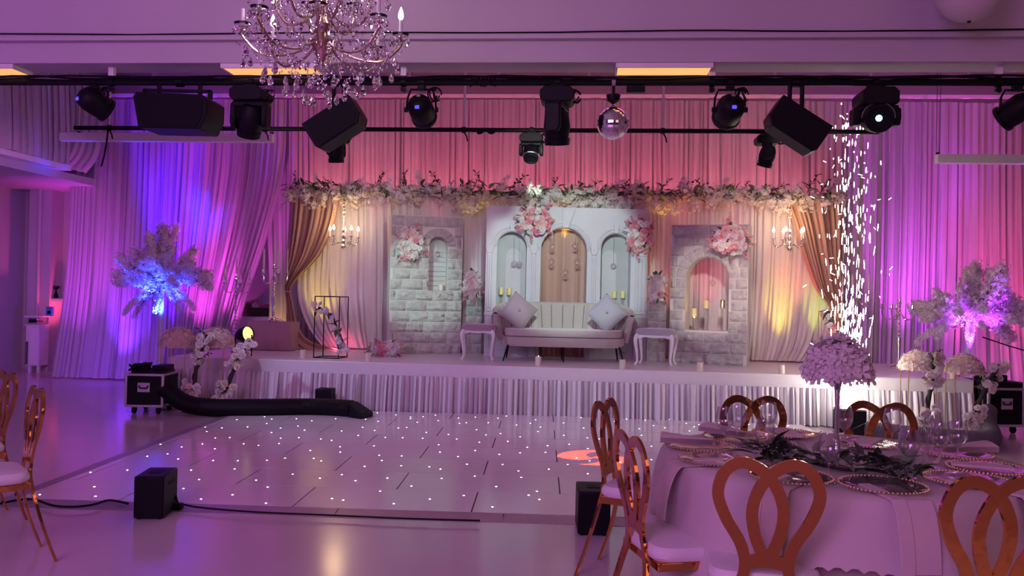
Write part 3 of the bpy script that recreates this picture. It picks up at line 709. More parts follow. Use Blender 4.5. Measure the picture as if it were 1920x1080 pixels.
small_chandelier('small lit crystal chandelier hanging before the tan swag by the black frame stand', 644, 452, 372, 12.40)
small_chandelier('small lit crystal chandelier hanging before the tan swag by the sparks', 1480, 456, 384, 12.36)

# ================================================================ sofa, cushions, stools
def sofa():
    a_ = PZ(957, 676, SH); b_ = PZ(1157, 682, SH); mid = (a_ + b_) / 2; sc_ = 1.0
    rz = math.radians(4); t = thing('sofa', 'blush velvet sofa with channelled back and thin black legs', 'sofa', (mid.x - .02, 11.72, SH), rz)
    W2, D = .88, .34
    def ush(u, inset=0):      # U shaped plan from one arm front round the back
        hw, dp = W2 - inset, D - inset; s = u * 2 - 1
        a = s * PI / 2 * 1.12; x = hw * math.copysign(abs(math.sin(a)) ** .55, s); y = dp * (abs(math.cos(a)) ** .9 if abs(a) < PI / 2 else -abs(math.cos(a)) * 1.2)
        return x, y
    # base
    out = [(W2 * .93 * math.copysign(abs(math.cos(2 * PI * i / 40)) ** .35, math.cos(2 * PI * i / 40)), .33 * math.copysign(abs(math.sin(2 * PI * i / 40)) ** .5, math.sin(2 * PI * i / 40))) for i in range(40)]
    b = B()
    for s_, za, zb in ((.97, .20, .20), ): pass
    b.add([(x * .96, y * .96, .20) for x, y in out] + [(x, y, .235) for x, y in out] + [(x, y, .325) for x, y in out],
          [[i + k * 40, (i + 1) % 40 + k * 40, (i + 1) % 40 + (k + 1) * 40, i + (k + 1) * 40] for k in range(2) for i in range(40)] + [list(range(40))[::-1], [80 + i for i in range(40)]])
    b.build('base', VELVET, t)
    b = B(); o2 = [(x * .97, y * .98 - .012) for x, y in out]
    prof = [(.97, .325), (1.0, .34), (1.0, .405), (.985, .425), (.5, .432)]
    b.add([(x * k, y * k, z) for k, z in prof for x, y in o2], [[i + k * 40, (i + 1) % 40 + k * 40, (i + 1) % 40 + (k + 1) * 40, i + (k + 1) * 40] for k in range(4) for i in range(40)] + [[160 + i for i in range(40)]])
    b.build('seat_cushion', VELVET, t)
    B().tube([(x * 1.0, y * 1.0, .332) for x, y in o2] + [(o2[0][0], o2[0][1], .332)], .006, 5).build('piping', GREY, t)
    def top(u):
        s = abs(u * 2 - 1); return .77 - .15 * max(0, (s - .45) / .55) ** 1.3
    b = B(); n = 88
    def shell(inset, flare):
        def fn(u, v):
            x, y = ush(u, inset); z = .26 + (top(u) - .26) * v; k = 1 + flare * v
            ch = .034 * abs(math.sin(PI * u * 22)) if inset > .02 else 0
            return (x * (k - ch * .2), y * (1 + flare * 1.2 * v) + (0 if y < 0 else ch), z)
        return fn
    b.grid(shell(0, .10), n, 8); b.grid(shell(.085, .12), n, 8)
    f0, f1 = shell(0, .10), shell(.085, .12)
    b.grid(lambda u, v: tuple(V(f0(u, 1)).lerp(V(f1(u, 1)), v) + V((0, 0, .02 * math.sin(PI * v)))), n, 4)
    for uu in (0, 1): b.grid(lambda u, v, uu=uu: tuple(V(f0(uu, v)).lerp(V(f1(uu, v)), u) + V((0, -.02 * math.sin(PI * u), 0))), 4, 8)
    b.build('back_shell', VELVET, t, smooth=50)
    f1s = shell(.085, .12)
    for k in range(-5, 6):
        u = min((i / 400 for i in range(40, 361)), key=lambda q: abs(ush(q, .085)[0] - k * .135)); B().tube([V(f1s(u, v)) + V((0, -.004, 0)) for v in (.35, .5, .65, .8, .9, .97)], .0045, 5).build('channel_seam', GREY, t)
    for x, y, dx, dy in ((-.74, -.24, -.06, -.05), (.74, -.24, .06, -.05), (-.74, .2, -.03, .05), (.74, .2, .03, .05), (0, -.26, 0, -.02), (0, .22, 0, .03)):
        B().tube([(x, y, .21), (x + dx, y + dy, 0)], [.016, .008], 8).build('leg', BLACK, t)
    return t, rz
sf, srz = sofa()
def cushion(label, px, py, Y, mt, tilt, yawd, sz=.40):
    c = PY(px, py, Y); t = thing('cushion', label, 'cushion', c, rot=Euler((math.radians(-14), math.radians(tilt), math.radians(yawd)), 'ZYX'.replace('ZYX', 'XYZ')))
    b = B()
    def fn(s_):
        def g(u, v):
            x, y = u * 2 - 1, v * 2 - 1; e = max(0, (1 - x * x) * (1 - y * y)) ** .45; pin = 1 - .10 * (1 - abs(x * y)) * (abs(x) ** 4 + abs(y) ** 4) / 2
            r = math.hypot(x, y); d = .028 * math.exp(-(r / .13) ** 2)
            return (x * sz / 2 * pin, s_ * (.085 * e - d), y * sz / 2 * pin)
        return g
    b.grid(fn(-1), 16, 16); b.grid(fn(1), 16, 16); b.build('cover', mt, t, smooth=80)
    B().sphere((0, -.062, 0), .016, 8, 6).build('crystal_button', CRYS, t)
    return t
cushion('mauve diamond-set cushion in the corner of the sofa near the niche slab', 972, 584, 11.58, VELVETM, 38, 12)
cushion('cool grey diamond-set cushion in the corner of the sofa near the open arch slab', 1138, 588, 11.66, VELVETG, 43, -8)
def stool(label, loc, rz, sx=.44, sy=.36, pad=None):
    t = thing('stool', label, 'stool', loc, rz); h = .47
    b = B(); out = [(sx / 2 * math.copysign(abs(math.cos(2 * PI * i / 28)) ** .4, math.cos(2 * PI * i / 28)), sy / 2 * math.copysign(abs(math.sin(2 * PI * i / 28)) ** .4, math.sin(2 * PI * i / 28))) for i in range(28)]
    pf = [(1, .40), (1.02, .42), (1.0, .455), (.9, .475), (.5, .485)]
    b.add([(x * k, y * k, z) for k, z in pf for x, y in out], [[i + k * 28, (i + 1) % 28 + k * 28, (i + 1) % 28 + (k + 1) * 28, i + (k + 1) * 28] for k in range(4) for i in range(28)] + [[112 + i for i in range(28)], list(range(28))[::-1]])
    b.build('seat_pad', pad or VELVETG, t)
    for a, b_, ln, rot in ((0, -sy / 2 + .03, sx, 0), (0, sy / 2 - .03, sx, 0), (-sx / 2 + .03, 0, sy, 1), (sx / 2 - .03, 0, sy, 1)):
        pts = [(-ln / 2 + .03, .345), (-ln / 2 + .03, .40), (ln / 2 - .03, .40), (ln / 2 - .03, .345), (ln / 4, .37), (0, .362), (-ln / 4, .37)]
        q = B().prism(pts, -.012, .012); o = q.build('apron', WHITEW, t, loc=(a, b_, 0), rot=(0, 0, PI / 2 * rot))
    for x in (-1, 1):
        for y in (-1, 1):
            p = smoothpath([(x * (sx / 2 - .035), y * (sy / 2 - .035), .40), (x * (sx / 2 - .012), y * (sy / 2 - .012), .33), (x * (sx / 2 - .03), y * (sy / 2 - .03), .17), (x * (sx / 2 - .035), y * (sy / 2 - .035), .06), (x * (sx / 2 - .01), y * (sy / 2 - .01), .012)], 4)
            rr = [.026, .028, .03, .029, .027, .024, .021, .019, .017, .015, .014, .013, .013, .014, .017, .02, .02]
            B().tube(p, rr[:len(p)], 8).build('leg', WHITEW, t)
    return t
p1_, p2_ = PZ(863, 676, SH), PZ(918, 676, SH)
stool('white stool with mauve pad standing by the sofa in front of the niche slab', ((p1_.x + p2_.x) / 2 + .02, 11.45, SH), math.radians(4), pad=VELVETM)
stool('white stool with cabriole legs standing by the sofa in front of the open arch slab', (.905, 11.40, SH), math.radians(-14), .50, .38)

# candles along the stage edge (unlit pillars)
CAND = [(568, 672, 'ivory pillar candle on the stage edge nearest the black frame stand'), (688, 679, 'ivory pillar candle on the stage edge before the lying bouquet'),
        (1009, 685, 'lit ivory pillar candle on the stage edge before the sofa'), (1167, 691, 'ivory pillar candle on the stage edge at the end of the sofa'),
        (1313, 697, 'ivory pillar candle on the stage edge before the open arch slab'), (1468, 702, 'ivory pillar candle on the stage edge before the streaked drape'),
        (1628, 706, 'ivory pillar candle on the stage edge beside the spark fountain'), (1790, 711, 'ivory pillar candle on the stage edge behind the flower domes')]
for px, py, lb in CAND:
    c = PZ(px, py, SH); c.y = max(c.y, SY0 + .07)
    t = thing('pillar_candle', lb, 'candle', c, 0, 'pillar candles along the stage edge')
    B().lathe([(.036, 0), (.038, .01), (.038, .105), (.03, .11), (.012, .10), (.004, .098)], 16).build('wax', WAX, t)
    B().tube([(0, 0, .095), (.002, 0, .125)], .0025, 5).build('wick', BULBW if 'lit ivory' in lb and lb.startswith('lit') else TWIG, t)

# candles on tall glass stands inside the niches and arch
def niche_candle(label, px, pyt, pyb, z0, Y, col=WAXG, w_=.033):
    c = PY(px, pyt, Y); base = z0; t = thing('glass_stand_candle', label, 'candle', (c.x, Y, base)); hh = c.z - base; ch = .11
    B().lathe([(.04, 0), (.04, .01), (.008, .016), (.02, .03), (.02, hh - ch - .02), (.036, hh - ch - .006), (.036, hh - ch)], 12).build('glass_stand', GLASS, t)
    B().lathe([(w_, 0), (w_, ch - .01), (w_ * .8, ch), (.003, ch - .012)], 12, (0, 0, hh - ch)).build('wax', col, t)
    B().tube([(0, 0, hh - .015), (0, 0, hh + .012)], .003, 5).build('wick', TWIG, t)
zn = SH + A1[2]; zn3 = SH + A3[2]
niche_candle('gold candle on glass stand in the left niche, on its outer side', 940, 538, 587, zn, 12.32)
niche_candle('gold candle on glass stand in the left niche, nearer the middle arch', 955, 539, 587, zn, 12.35)
niche_candle('shorter gold candle behind the mauve cushion in the left niche', 972, 552, 587, zn, 12.30)
niche_candle('gold candle on glass stand in the right niche, tall middle one', 1152, 545, 586, zn3, 12.54)
niche_candle('gold candle on glass stand in the right niche, on its outer side', 1168, 545, 586, zn3, 12.55)
niche_candle('shortest gold candle in the right niche behind the grey cushion', 1133, 558, 586, zn3, 12.50)
zw = SH + zbR
def SR(x, y): return oR + V((x * math.cos(RR) - y * math.sin(RR), x * math.sin(RR) + y * math.cos(RR), 0))
for px, pyt, lb in ((1302, 578, 'gold candle on short glass stand in the open stone arch, beside its yellow reveal'), (1324, 563, 'pale candle on glass stand in the middle of the open stone arch'), (1355, 562, 'bronze candle on glass stand at the outer side of the open stone arch')):
    niche_candle(lb, px, pyt, 616, zw, SR(cxR, .15).y, WAXG if px < 1350 else GOLDW)
c = PY(822, 529, 12.36); niche_candle('small ivory candle on the sill of the closed stone niche', 827, 533, 544, SH + zb_, oL.y + math.sin(RL) * cxL + .09, WAX)
# hanging glass votives
def votive(label, px, py, Y, ztop):
    c = PY(px, py, Y); t = thing('hanging_votive', label, 'votive', c)
    B().sphere((0, 0, 0), .042, 12, 8).build('globe', GLASS, t)
    B().lathe([(.018, -.028), (.018, -.012)], 10).build('tealight', WAX, t)
    B().tube([(0, 0, .04), (0, 0, max(.06, ztop - c.z))], .0015, 4).build('wire', SILVER, t)
za = SH + A2[3] + A2[1]
for px, py, lb in ((1034, 490, 'glass votive hung highest in the middle arch, stool side of the niche slab'), (1078, 460, 'glass votive hung highest in the middle arch, side of the grey cushion'), (1035, 462, 'glass votive hung high against the peach curtain above another'), (1082, 491, 'glass votive hung under a higher one in the middle arch'), (1060, 510, 'lowest glass votive hung in the middle arch above the sofa')):
    votive(lb, px, py, 12.20, SH + A2[3] + A2[1] * .9)
for px, py, lb in ((964, 494, 'glass votive in the left niche over the candles'), (974, 495, 'second glass votive close beside another in the left niche')): votive(lb, px, py, 12.28, SH + A1[3] + A1[1] * .8)
votive('single glass votive hung in the right niche', 1150, 499, 12.50, SH + A3[3] + A3[1] * .8)
votive('glass votive hung in the open stone arch', 1336, 531, SR(cxR, .15).y, SH + zsR + hwR * .9)
votive('glass votive hung in the closed stone niche', 820, 476, oL.y + math.sin(RL) * cxL + .1, SH + zs_ + hwL * .8)

# ================================================================ candelabras and their table
def candelabra(label, loc, H, R_, nar, candles, tall=True, low=.0, rz=.3):
    t = thing('candelabra', label, 'candelabra', loc, rz)
    B().lathe([(.10, 0), (.11, .01), (.105, .02), (.05, .03), (.025, .06), (.018, .10)], 16).build('base', SILVER, t)
    for i in range(3):
        a = 2 * PI * i / 3; B().tube([(.02 * math.cos(a), .02 * math.sin(a), .07), (.12 * math.cos(a), .12 * math.sin(a), .03), (.16 * math.cos(a), .16 * math.sin(a), .008)], .01, 6).build('foot', SILVER, t)
    pr = [(.018, .10), (.026, .14), (.018, .18), (.034, .42 * H), (.036, .48 * H), (.012, .5 * H)]; z = .5 * H; k = 0
    while z < H: pr += [(.011, z), (.022, z + .02), (.011, z + .04)]; z += .055
    B().lathe(pr, 12).build('column', SILVER, t)
    za_ = H - .14
    for i in range(nar):
        a = 2 * PI * i / nar; ca, sa = math.cos(a), math.sin(a)
        p = smoothpath([(.01 * ca, .01 * sa, za_ + .04), (.4 * R_ * ca, .4 * R_ * sa, za_ - .05), (.85 * R_ * ca, .85 * R_ * sa, za_ - .05), (R_ * ca, R_ * sa, za_ + .02), (R_ * ca, R_ * sa, za_ + .07)], 4)
        ar = B().tube(p, .007, 6).build('arm', SILVER, t)
        B().lathe([(.005, 0), (.03, .012), (.032, .02), (.016, .024), (.016, .07), (.02, .075)], 10, (R_ * ca, R_ * sa, za_ + .07)).build('cup', SILVER, ar)
        if candles: B().lathe([(.010, 0), (.008, candles), (.001, candles + .015)], 8, (R_ * ca, R_ * sa, za_ + .14)).build('taper_candle', WAX, ar)
    B().lathe([(.012, 0), (.03, .02), (.018, .04), (.018, .08)], 10, (0, 0, H)).build('cup', SILVER, t)
    if candles: B().lathe([(.011, 0), (.009, candles * 1.1), (.001, candles * 1.1 + .015)], 8, (0, 0, H + .07)).build('taper_candle', WAX, t)
    return t
ta = PZ(476, 654, SH); tb = PZ(552, 656, SH)
tl = thing('candelabra_table', 'small square table under a mauve floor-length cloth', 'table', ((ta.x + tb.x) / 2, 12.28, SH))
tw, th_ = .31, .41
B().box(-tw + .01, tw - .01, -.18, .22, th_ - .03, th_ - .004).build('tabletop', WHITEW, tl)
for x in (-1, 1):
    for y in (-.15, .19): B().box(x * (tw - .04) - .02, x * (tw - .04) + .02, y - .02, y + .02, 0, th_ - .03).build('leg', WHITEW, tl)
b = B(); path = [(-tw, -.19), (tw, -.19), (tw, .23), (-tw, .23)]
def rim(u, rr):
    q = (u % 1) * 4; k = int(q) % 4; f_ = q - int(q); a = path[k]; c = path[(k + 1) % 4]
    return ((a[0] + (c[0] - a[0]) * f_), (a[1] + (c[1] - a[1]) * f_) )
def clf(u, v):
    x, y = rim(u, 1); d = .006 + .10 * v * v * (1 + .35 * math.sin(u * 2 * PI * 17)); l = math.hypot(x / tw, (y - .02) / .21) or 1
    return (x * (1 + d), (y - .02) * (1 + d) + .02, th_ * (1 - v) + .008 * v)
b.grid(clf, 120, 8, wrap=True); b.add([(x * 1.006, (y - .02) * 1.006 + .02, th_) for x, y in path], [[0, 1, 2, 3]])
b.build('tablecloth', MAUVE, tl, smooth=80)
candelabra('tall silver candelabra standing on the mauve draped table', (PY(512, 600, 12.30).x, 12.30, SH + th_), .76, .185, 5, .30)
pp = PY(442, 640, 12.75)
candelabra('silver candelabra on the floor behind the flower domes, before the tied drape', (PY(441, 600, 12.92).x, 12.92, 0), 1.62, .20, 5, .22)
cR_ = PZ(1672, 688, SH)
candelabra('silver candelabra standing on the stage between sparks and violet tree', (cR_.x, 12.05, SH), .86, .22, 5, 0, rz=.15)
candelabra('silver candelabra half hidden behind the spark fountain', (PY(1606, 600, 12.45).x, 12.45, SH), 1.05, .19, 5, .2)
for px in (1652, 1661):
    pass
# white side bench with basket seen through the drape gap
pB = PY(478, 605, 13.95)
t = thing('white_crate_bench', 'white slatted bench glimpsed through the gap in the drapes', 'bench', (pB.x, 14.0, 0))
for i in range(6): B().box(-.42, .42, -.16, -.14, .10 + .155 * i, .235 + .155 * i).build('slat', WHITEW, t)
B().box(-.42, .42, -.14, .2, .08, .98).build('carcass', WHITEW, t)
B().box(-.44, .44, -.18, .22, 1.0, 1.03).build('top_board', WHITEW, t)
t = thing('flower_basket', 'dark basket heaped with pink blossom on the white bench', 'basket', (pB.x + .02, 14.0, 1.03))
B().lathe([(.26, 0), (.30, .13), (.28, .13), (.25, .02)], 20).build('basket', TWIG, t)
rnd = random.Random(77)
for i in range(18): put('blossom', rnd.choice(ROSEP + ROSEW), t, (rnd.uniform(-.22, .22), rnd.uniform(-.2, .1), .13 + rnd.uniform(0, .10)), (rnd.uniform(-.5, .9), rnd.uniform(-.5, .5), 0), scale=1.2)

# ---------------------------------------------------------------- black frame stand with floral spray
def rod_frame(label, pts4, H, mt, name='frame_stand', r=.007):
    c = sum((V(p) for p in pts4), V()) / 4; t = thing(name, label, 'stand', c)
    L = [V(p) - c for p in pts4]
    for i in range(4):
        a, b_ = L[i], L[(i + 1) % 4]
        B().tube([a, a + V((0, 0, H))], r, 6).build('post', mt, t)
        B().tube([a + V((0, 0, r)), b_ + V((0, 0, r))], r, 6).build('rail', mt, t); B().tube([a + V((0, 0, H)), b_ + V((0, 0, H))], r, 6).build('rail', mt, t)
    return t, c
q0 = PZ(585, 672, SH); wf = PZ(633, 673, SH).x - q0.x
rod_frame('thin black square frame stand near the stage edge', [(q0.x, 10.95, SH), (q0.x + wf, 10.95, SH), (q0.x + wf + .03, 11.25, SH), (q0.x + .03, 11.25, SH)], PY(610, 556, 11.0).z - SH, BLACK)
def spray(label, pts, seed, sc_=1, n=26, mt=(ROSEW, HYD[:1])):
    rnd = random.Random(seed); c = V(pts[0]); t = thing('floral_spray', label, 'flower arrangement', c); P = smoothpath([V(p) - c for p in pts], 5)
    B().tube(P, .012, 5).build('stem', TWIG, t); B().tube([p + V((.015, -.01, .01)) for p in P], .007, 5).build('stem', TWIG, t)
    for i in range(n):
        k = rnd.randrange(len(P)); e = abs(k / (len(P) - 1) - .5) * 2
        if e < .35 and rnd.random() < .8: continue
        put('blossom', rnd.choice(rnd.choice(mt)), t, P[k] + V((rnd.uniform(-.09, .09) * e, rnd.uniform(-.09, .02), rnd.uniform(-.07, .07) * e)), V((rnd.uniform(-1, 1), -1, rnd.uniform(-.6, 1))).to_track_quat('Z', 'Y').to_euler(), scale=rnd.uniform(.55, .95) * sc_)
    for i in range(n):
        k = rnd.randrange(len(P)); d = V((rnd.uniform(-1, 1), rnd.uniform(-.8, .1), rnd.uniform(-1, 1)))
        put('leaf', rnd.choice(LEAFM), t, P[k], d.to_track_quat('Y', 'Z').to_euler(), scale=rnd.uniform(.6, 1.1))
    return t
spray('white blossom spray with dark leaves fixed to the black frame stand', [PY(x, y, 10.92) for x, y in ((597, 577), (610, 583), (622, 594), (629, 610), (634, 625), (642, 642), (645, 655))], 81)
q0 = PZ(1536, 702, SH)
rod_frame('gold square frame stand behind the sparks at the stage edge', [(PY(1533, 690, 11.5).x, 11.5, SH), (PY(1570, 690, 11.5).x, 11.5, SH), (PY(1576, 690, 11.8).x, 11.8, SH), (PY(1539, 690, 11.8).x, 11.8, SH)], PY(1550, 584, 11.5).z - SH, GOLDW)
spray('pink and white spray fixed to the gold frame stand behind the sparks', [PY(x, y, 11.46) for x, y in ((1552, 585), (1555, 597), (1560, 610), (1562, 622))], 82, mt=(ROSEW, ROSEP))

# ================================================================ lighting pipes and what hangs on them
YF, ZF, YR, ZR = 6.6, PY(960, 155, 6.6).z, 9.0, PY(960, 244, 9.0).z
fp = thing('lighting_pipe', 'black lighting pipe nearest the guests, spanning the hall', 'pipe', (0, YF, ZF))
B().tube([(FX0, 0, 0), (4.9, 0, 0)], .024, 10).build('pipe', BLACK, fp)
rnd = random.Random(90)
for k in range(3):
    pts = [(-6.2 + .25 * i, .02 * (k - 1), .03 + .012 * math.sin(i * .9 + k * 2) + rnd.uniform(0, .012)) for i in range(44)]
    B().tube(pts, .009, 5).build('cable', BLACKP, fp)
def clampring(par, x, z=0): B().lathe([(.034, -.02), (.034, .02)], 10).build('pipe_clamp', BLACK, par, loc=(x, 0, z), rot=(0, PI / 2, 0))
for px in (757, 1335, 1872, 210):
    x = PY(px, 150, YF).x
    h = thing('pipe_hanger', '', '', (x, 0, 0)); del h['label']; del h['category']; h.parent = fp
    B().box(-.022, .022, -.02, .02, .05, zb0 - ZF).build('hanger_bar', WHITEW, h)
    for z in (.055, -.055): B().lathe([(.022, -.015), (.022, .015)], 10).build('eye_bolt', BLACK, h, loc=(0, 0, z), rot=(PI / 2, 0, 0))
    clampring(h, 0)
for px in (905,):
    x = PY(px, 160, YF).x
    for i in range(4): B().tube([(x - .10 + .2 * j / 12, .03 * math.cos(j), .01 - .035 * math.sin(j * .9 + i * 1.5)) for j in range(13)], .006, 5).build('cable_wrap', BLACKP, fp)
x = PY(1192, 165, YF).x; B().box(x - .07, x + .07, -.03, .03, -.075, -.03).build('junction_box', BLACK, fp, bevel=.006)
rp = thing('lighting_pipe', 'black lighting pipe nearer the stage, lower in view', 'pipe', (0, YR, ZR))
xa, xb = PY(140, 238, YR).x, PY(1648, 250, YR).x
B().tube([(xa, 0, 0), (xb, 0, 0)], .024, 10).build('pipe', BLACK, rp)
for px in (205, 497, 870, 1243):
    x = PY(px, 240, YR).x; clampring(rp, x)
    B().tube([(x, 0, .02), (x, 0, 5.74 - ZR)], .014 if px in (870, 1243) else .006, 6).build('hanger_bar', WHITEW, rp)
    B().tube([(x, 0, -.02), (x + .03, 0, -.07), (x + .04, 0, -.12)], .008, 5).build('hook', BLACK, rp)
x = PY(916, 245, YR).x; B().tube([(x - .12 + .24 * j / 12, .02 * math.cos(j), -.02 - .015 * math.sin(j)) for j in range(13)], .014, 5).build('cable_wrap', BLACKP, rp)

def loops(par, n, x, z, r, seed=0):
    r_ = random.Random(seed)
    for i in range(n):
        c = V((x + r_.uniform(-.02, .02), r_.uniform(-.03, .03), z)); a0 = r_.uniform(0, 1)
        B().tube([c + V((r * (.7 + .3 * i / n) * math.cos(a0 + 2 * PI * j / 14), .02 * math.sin(j), r * 1.2 * math.sin(a0 + 2 * PI * j / 14))) for j in range(13)], .006, 5).build('cable', BLACKP, par)
def par_can(label, px, py, aim, r=.098, disp=True, seed=0):
    top = PY(px, 155, YF); c = PY(px, py, YF); dz = c.z - ZF
    t = thing('par_can', label, 'stage light', (c.x, YF, ZF)); clampring(t, 0)
    B().tube([(-.115, 0, dz), (-.11, 0, dz + .09), (-.085, 0, -.055), (.085, 0, -.055), (.11, 0, dz + .09), (.115, 0, dz)], .009, 6).build('yoke', BLACK, t)
    B().box(-.03, .03, -.03, .03, -.06, -.02).build('clamp', BLACK, t, bevel=.004)
    for s in (-1, 1): B().lathe([(.02, -.012), (.02, .012)], 10).build('knob', BLACK, t, loc=(s * .12, 0, dz), rot=(0, PI / 2, 0))
    d = V(aim).normalized(); q = d.to_track_quat('Z', 'Y').to_euler()
    bd_ = B().lathe([(.0, -.13), (.05, -.125), (.08, -.10), (r, -.05), (r, .05), (r * .95, .09), (r * 1.04, .095), (r * 1.04, .12), (r * .9, .12), (r * .88, .10), (0, .10)], 20).build('housing', BLACKP, t, loc=(0, 0, dz), rot=q)
    if disp: B().box(-.016, .016, -.062, -.04, -.132, -.116).build('display', BLUEL, bd_)
    B().box(-.014, .014, .03, .06, -.126, -.112).build('socket', ALU, bd_)
    loops(t, 3, .10, -.09, .045, seed)
    return t
par_can('black par can hanging furthest left on the near pipe', 177, 192, (.55, .8, -.45), seed=1)
par_can('round black par can between the crystal chandelier and the mirror ball', 790, 206, (.05, 1, -.35), seed=2)
par_can('round black par can hanging next to the mirror ball, by the tilted speaker', 1368, 206, (-.1, 1, -.35), r=.105, seed=3)
par_can('black par can hanging at the far right end of the near pipe', 1906, 206, (-.6, .7, -.5), disp=False, seed=4)
def moving_head(label, px, Yp, Zp, dz, aim, w_=.26, side=False, lit=None, s=1.0, seed=0):
    x = PY(px, 200, Yp).x; t = thing('moving_head', label, 'stage light', (x, Yp, Zp)); clampring(t, 0)
    B().box(-.05 * s, .05 * s, -.03, .03, -.055 * s, -.02).build('clamp', BLACK, t)
    B().prism([(-w_ / 2 * .75, -.05 * s), (-w_ / 2, -.08 * s), (-w_ / 2, -.135 * s), (-w_ / 2 * .8, -.16 * s), (w_ / 2 * .8, -.16 * s), (w_ / 2, -.135 * s), (w_ / 2, -.08 * s), (w_ / 2 * .75, -.05 * s)], -.12 * s, .12 * s).build('base', BLACKP, t, bevel=.006)
    y = thing('yoke', '', '', (0, 0, 0)); del y['label']; del y['category']; y.parent = t
    if side: y.rotation_euler = (0, 0, math.radians(78))
    hz = -dz
    B().box(-.13 * s, .13 * s, -.06 * s, .06 * s, -.20 * s, -.155 * s).build('yoke_bridge', BLACKP, y, bevel=.01)
    for k in (-1, 1):
        out = [(-.055 * s, -.17 * s), (.055 * s, -.17 * s), (.06 * s, hz - .02), (.04 * s, hz - .06 * s), (-.04 * s, hz - .06 * s), (-.06 * s, hz - .02)]
        b = B(); b.prism(out, 0, .045 * s); b.build('yoke_arm', BLACKP, y, loc=(k * .125 * s + .0225 * s, 0, 0), rot=(0, 0, PI / 2), bevel=.012)
    d = V(aim).normalized(); q = d.to_track_quat('Z', 'Y').to_euler()
    hd = B().lathe([(0, -.13 * s), (.06 * s, -.125 * s), (.09 * s, -.07 * s), (.098 * s, 0), (.085 * s, .08 * s), (.095 * s, .085 * s), (.09 * s, .13 * s), (.075 * s, .13 * s), (.072 * s, .11 * s), (0, .105 * s)], 18).build('head', BLACKP, t, loc=(0, 0, hz), rot=q)
    if lit:
        B().lathe([(0, .112 * s), (.02 * s, .110 * s), (.022 * s, .100 * s)], 12).build('lens', lit, hd)
    B().tube([(.1 * s * math.cos(a), .1 * s * math.sin(a), .088 * s) for a in [PI * i / 10 for i in range(11)]], .006, 5).build('trim_ring', ALU, hd)
    loops(t, 3, w_ / 2 + .01, -.10 * s, .04, seed)
    return t
moving_head('black moving head hanging between the wide speaker and the crystal chandelier', 470, YF, ZF, .30, (-.25, .4, -.9), seed=5)
moving_head('black moving head hanging nose down, seen side on, left of the mirror ball', 1045, YF, ZF, .34, (.02, .25, -1), side=True, seed=6, s=1.05)
moving_head('black moving head with glowing cyan lens over the spark fountain', 1641, YF, ZF, .255, (-.08, -1, -.28), lit=CLED, s=1.15, seed=7)
moving_head('small black moving head on the farther pipe, centred above the garland', 998, YR, ZR, .22, (.0, -.5, -.9), w_=.24, s=.85, seed=8)
moving_head('small black moving head on the farther pipe below the tilted speaker', 1440, YR, ZR, .25, (-.2, .3, -.9), w_=.24, side=True, s=.85, seed=9)
moving_head('black moving head on the farther pipe mostly hidden behind a tilted speaker', 632, YR, ZR, .24, (.0, .2, -1), w_=.24, side=True, s=.9, seed=10)
def speaker(label, px, py, out, dep, rot, bars, seed, yaw=0):
    c = PY(px, py, YF); t = thing('hung_speaker', label, 'speaker', c, rot=(0, rot, yaw))
    B().prism(out, -dep / 2, dep / 2).build('cabinet', BLACKP, t, bevel=.008)
    k = .9; B().prism([(x * k, z * k) for x, z in out], -dep / 2 - .008, -dep / 2).build('grille', GRILLE, t)
    R_ = MX.Rotation(yaw, 3, 'Z') @ MX.Rotation(rot, 3, 'Y')
    inv = R_.transposed()
    for bx_ in bars:
        a = V((bx_[0], bx_[1], ZF - c.z)); b_ = V((bx_[0], bx_[1], bx_[2]))
        B().tube([inv @ a, inv @ b_], .017, 6).build('bracket_bar', BLACK, t)
    mz = inv @ V((0, 0, ZF - c.z)); B().lathe([(.036, -.03), (.036, .03)], 10).build('pipe_clamp', BLACK, t, loc=mz, rot=(0, PI / 2 - rot, 0))
    return t
t = speaker('wide black speaker hung level on the near pipe over the blue lit drape', 336, 214, [(-.30, .10), (-.275, .135), (.255, .125), (.30, .095), (.30, -.04), (.255, -.145), (-.245, -.145)], .34, math.radians(1), [(-.17, 0, .1), (.17, 0, .1)], 1)
B().box(-.30, .26, -.02, .02, .175, .195).build('bracket_rail', BLACK, t)
for x in (-.29, .25): B().box(x - .012, x + .012, -.02, .02, .10, .19).build('bracket_end', BLACK, t)
speaker('black speaker tilted down to the left below the crystal chandelier', 632, 234, [(-.215, .118), (.215, .118), (.215, -.06), (.16, -.118), (-.19, -.118), (-.215, -.09)], .26, math.radians(-33), [(-.03, 0, .05), (.05, 0, .08)], 2)
speaker('black speaker tilted down to the right between par can and lit moving head', 1491, 238, [(-.215, .118), (.215, .118), (.215, -.09), (.19, -.118), (-.16, -.118), (-.215, -.06)], .26, math.radians(33), [(-.045, 0, .07), (.045, 0, .04)], 3)
# mirror ball
c = PY(1149, 231, YF); t = thing('mirror_ball', 'mirror ball hanging from a small motor on the near pipe', 'mirror ball', c)
B().sphere((0, 0, 0), .124, 40, 22).build('ball', MIRROR, t, smooth=0)
mz = ZF - c.z
B().lathe([(.006, mz - .165), (.045, mz - .14), (.055, mz - .10), (.055, mz - .095), (.012, mz - .09), (.012, mz - .03)], 14).build('motor', BLACK, t)
B().tube([(0, 0, .12), (0, 0, mz - .15)], .004, 5).build('chain', SILVER, t); B().lathe([(.034, -.014), (.034, .014)], 10).build('pipe_clamp', SILVER, t, loc=(0, 0, mz), rot=(0, PI / 2, 0))
B().lathe([(.02, .118), (.02, .13), (.006, .14)], 10).build('cap', SILVER, t)

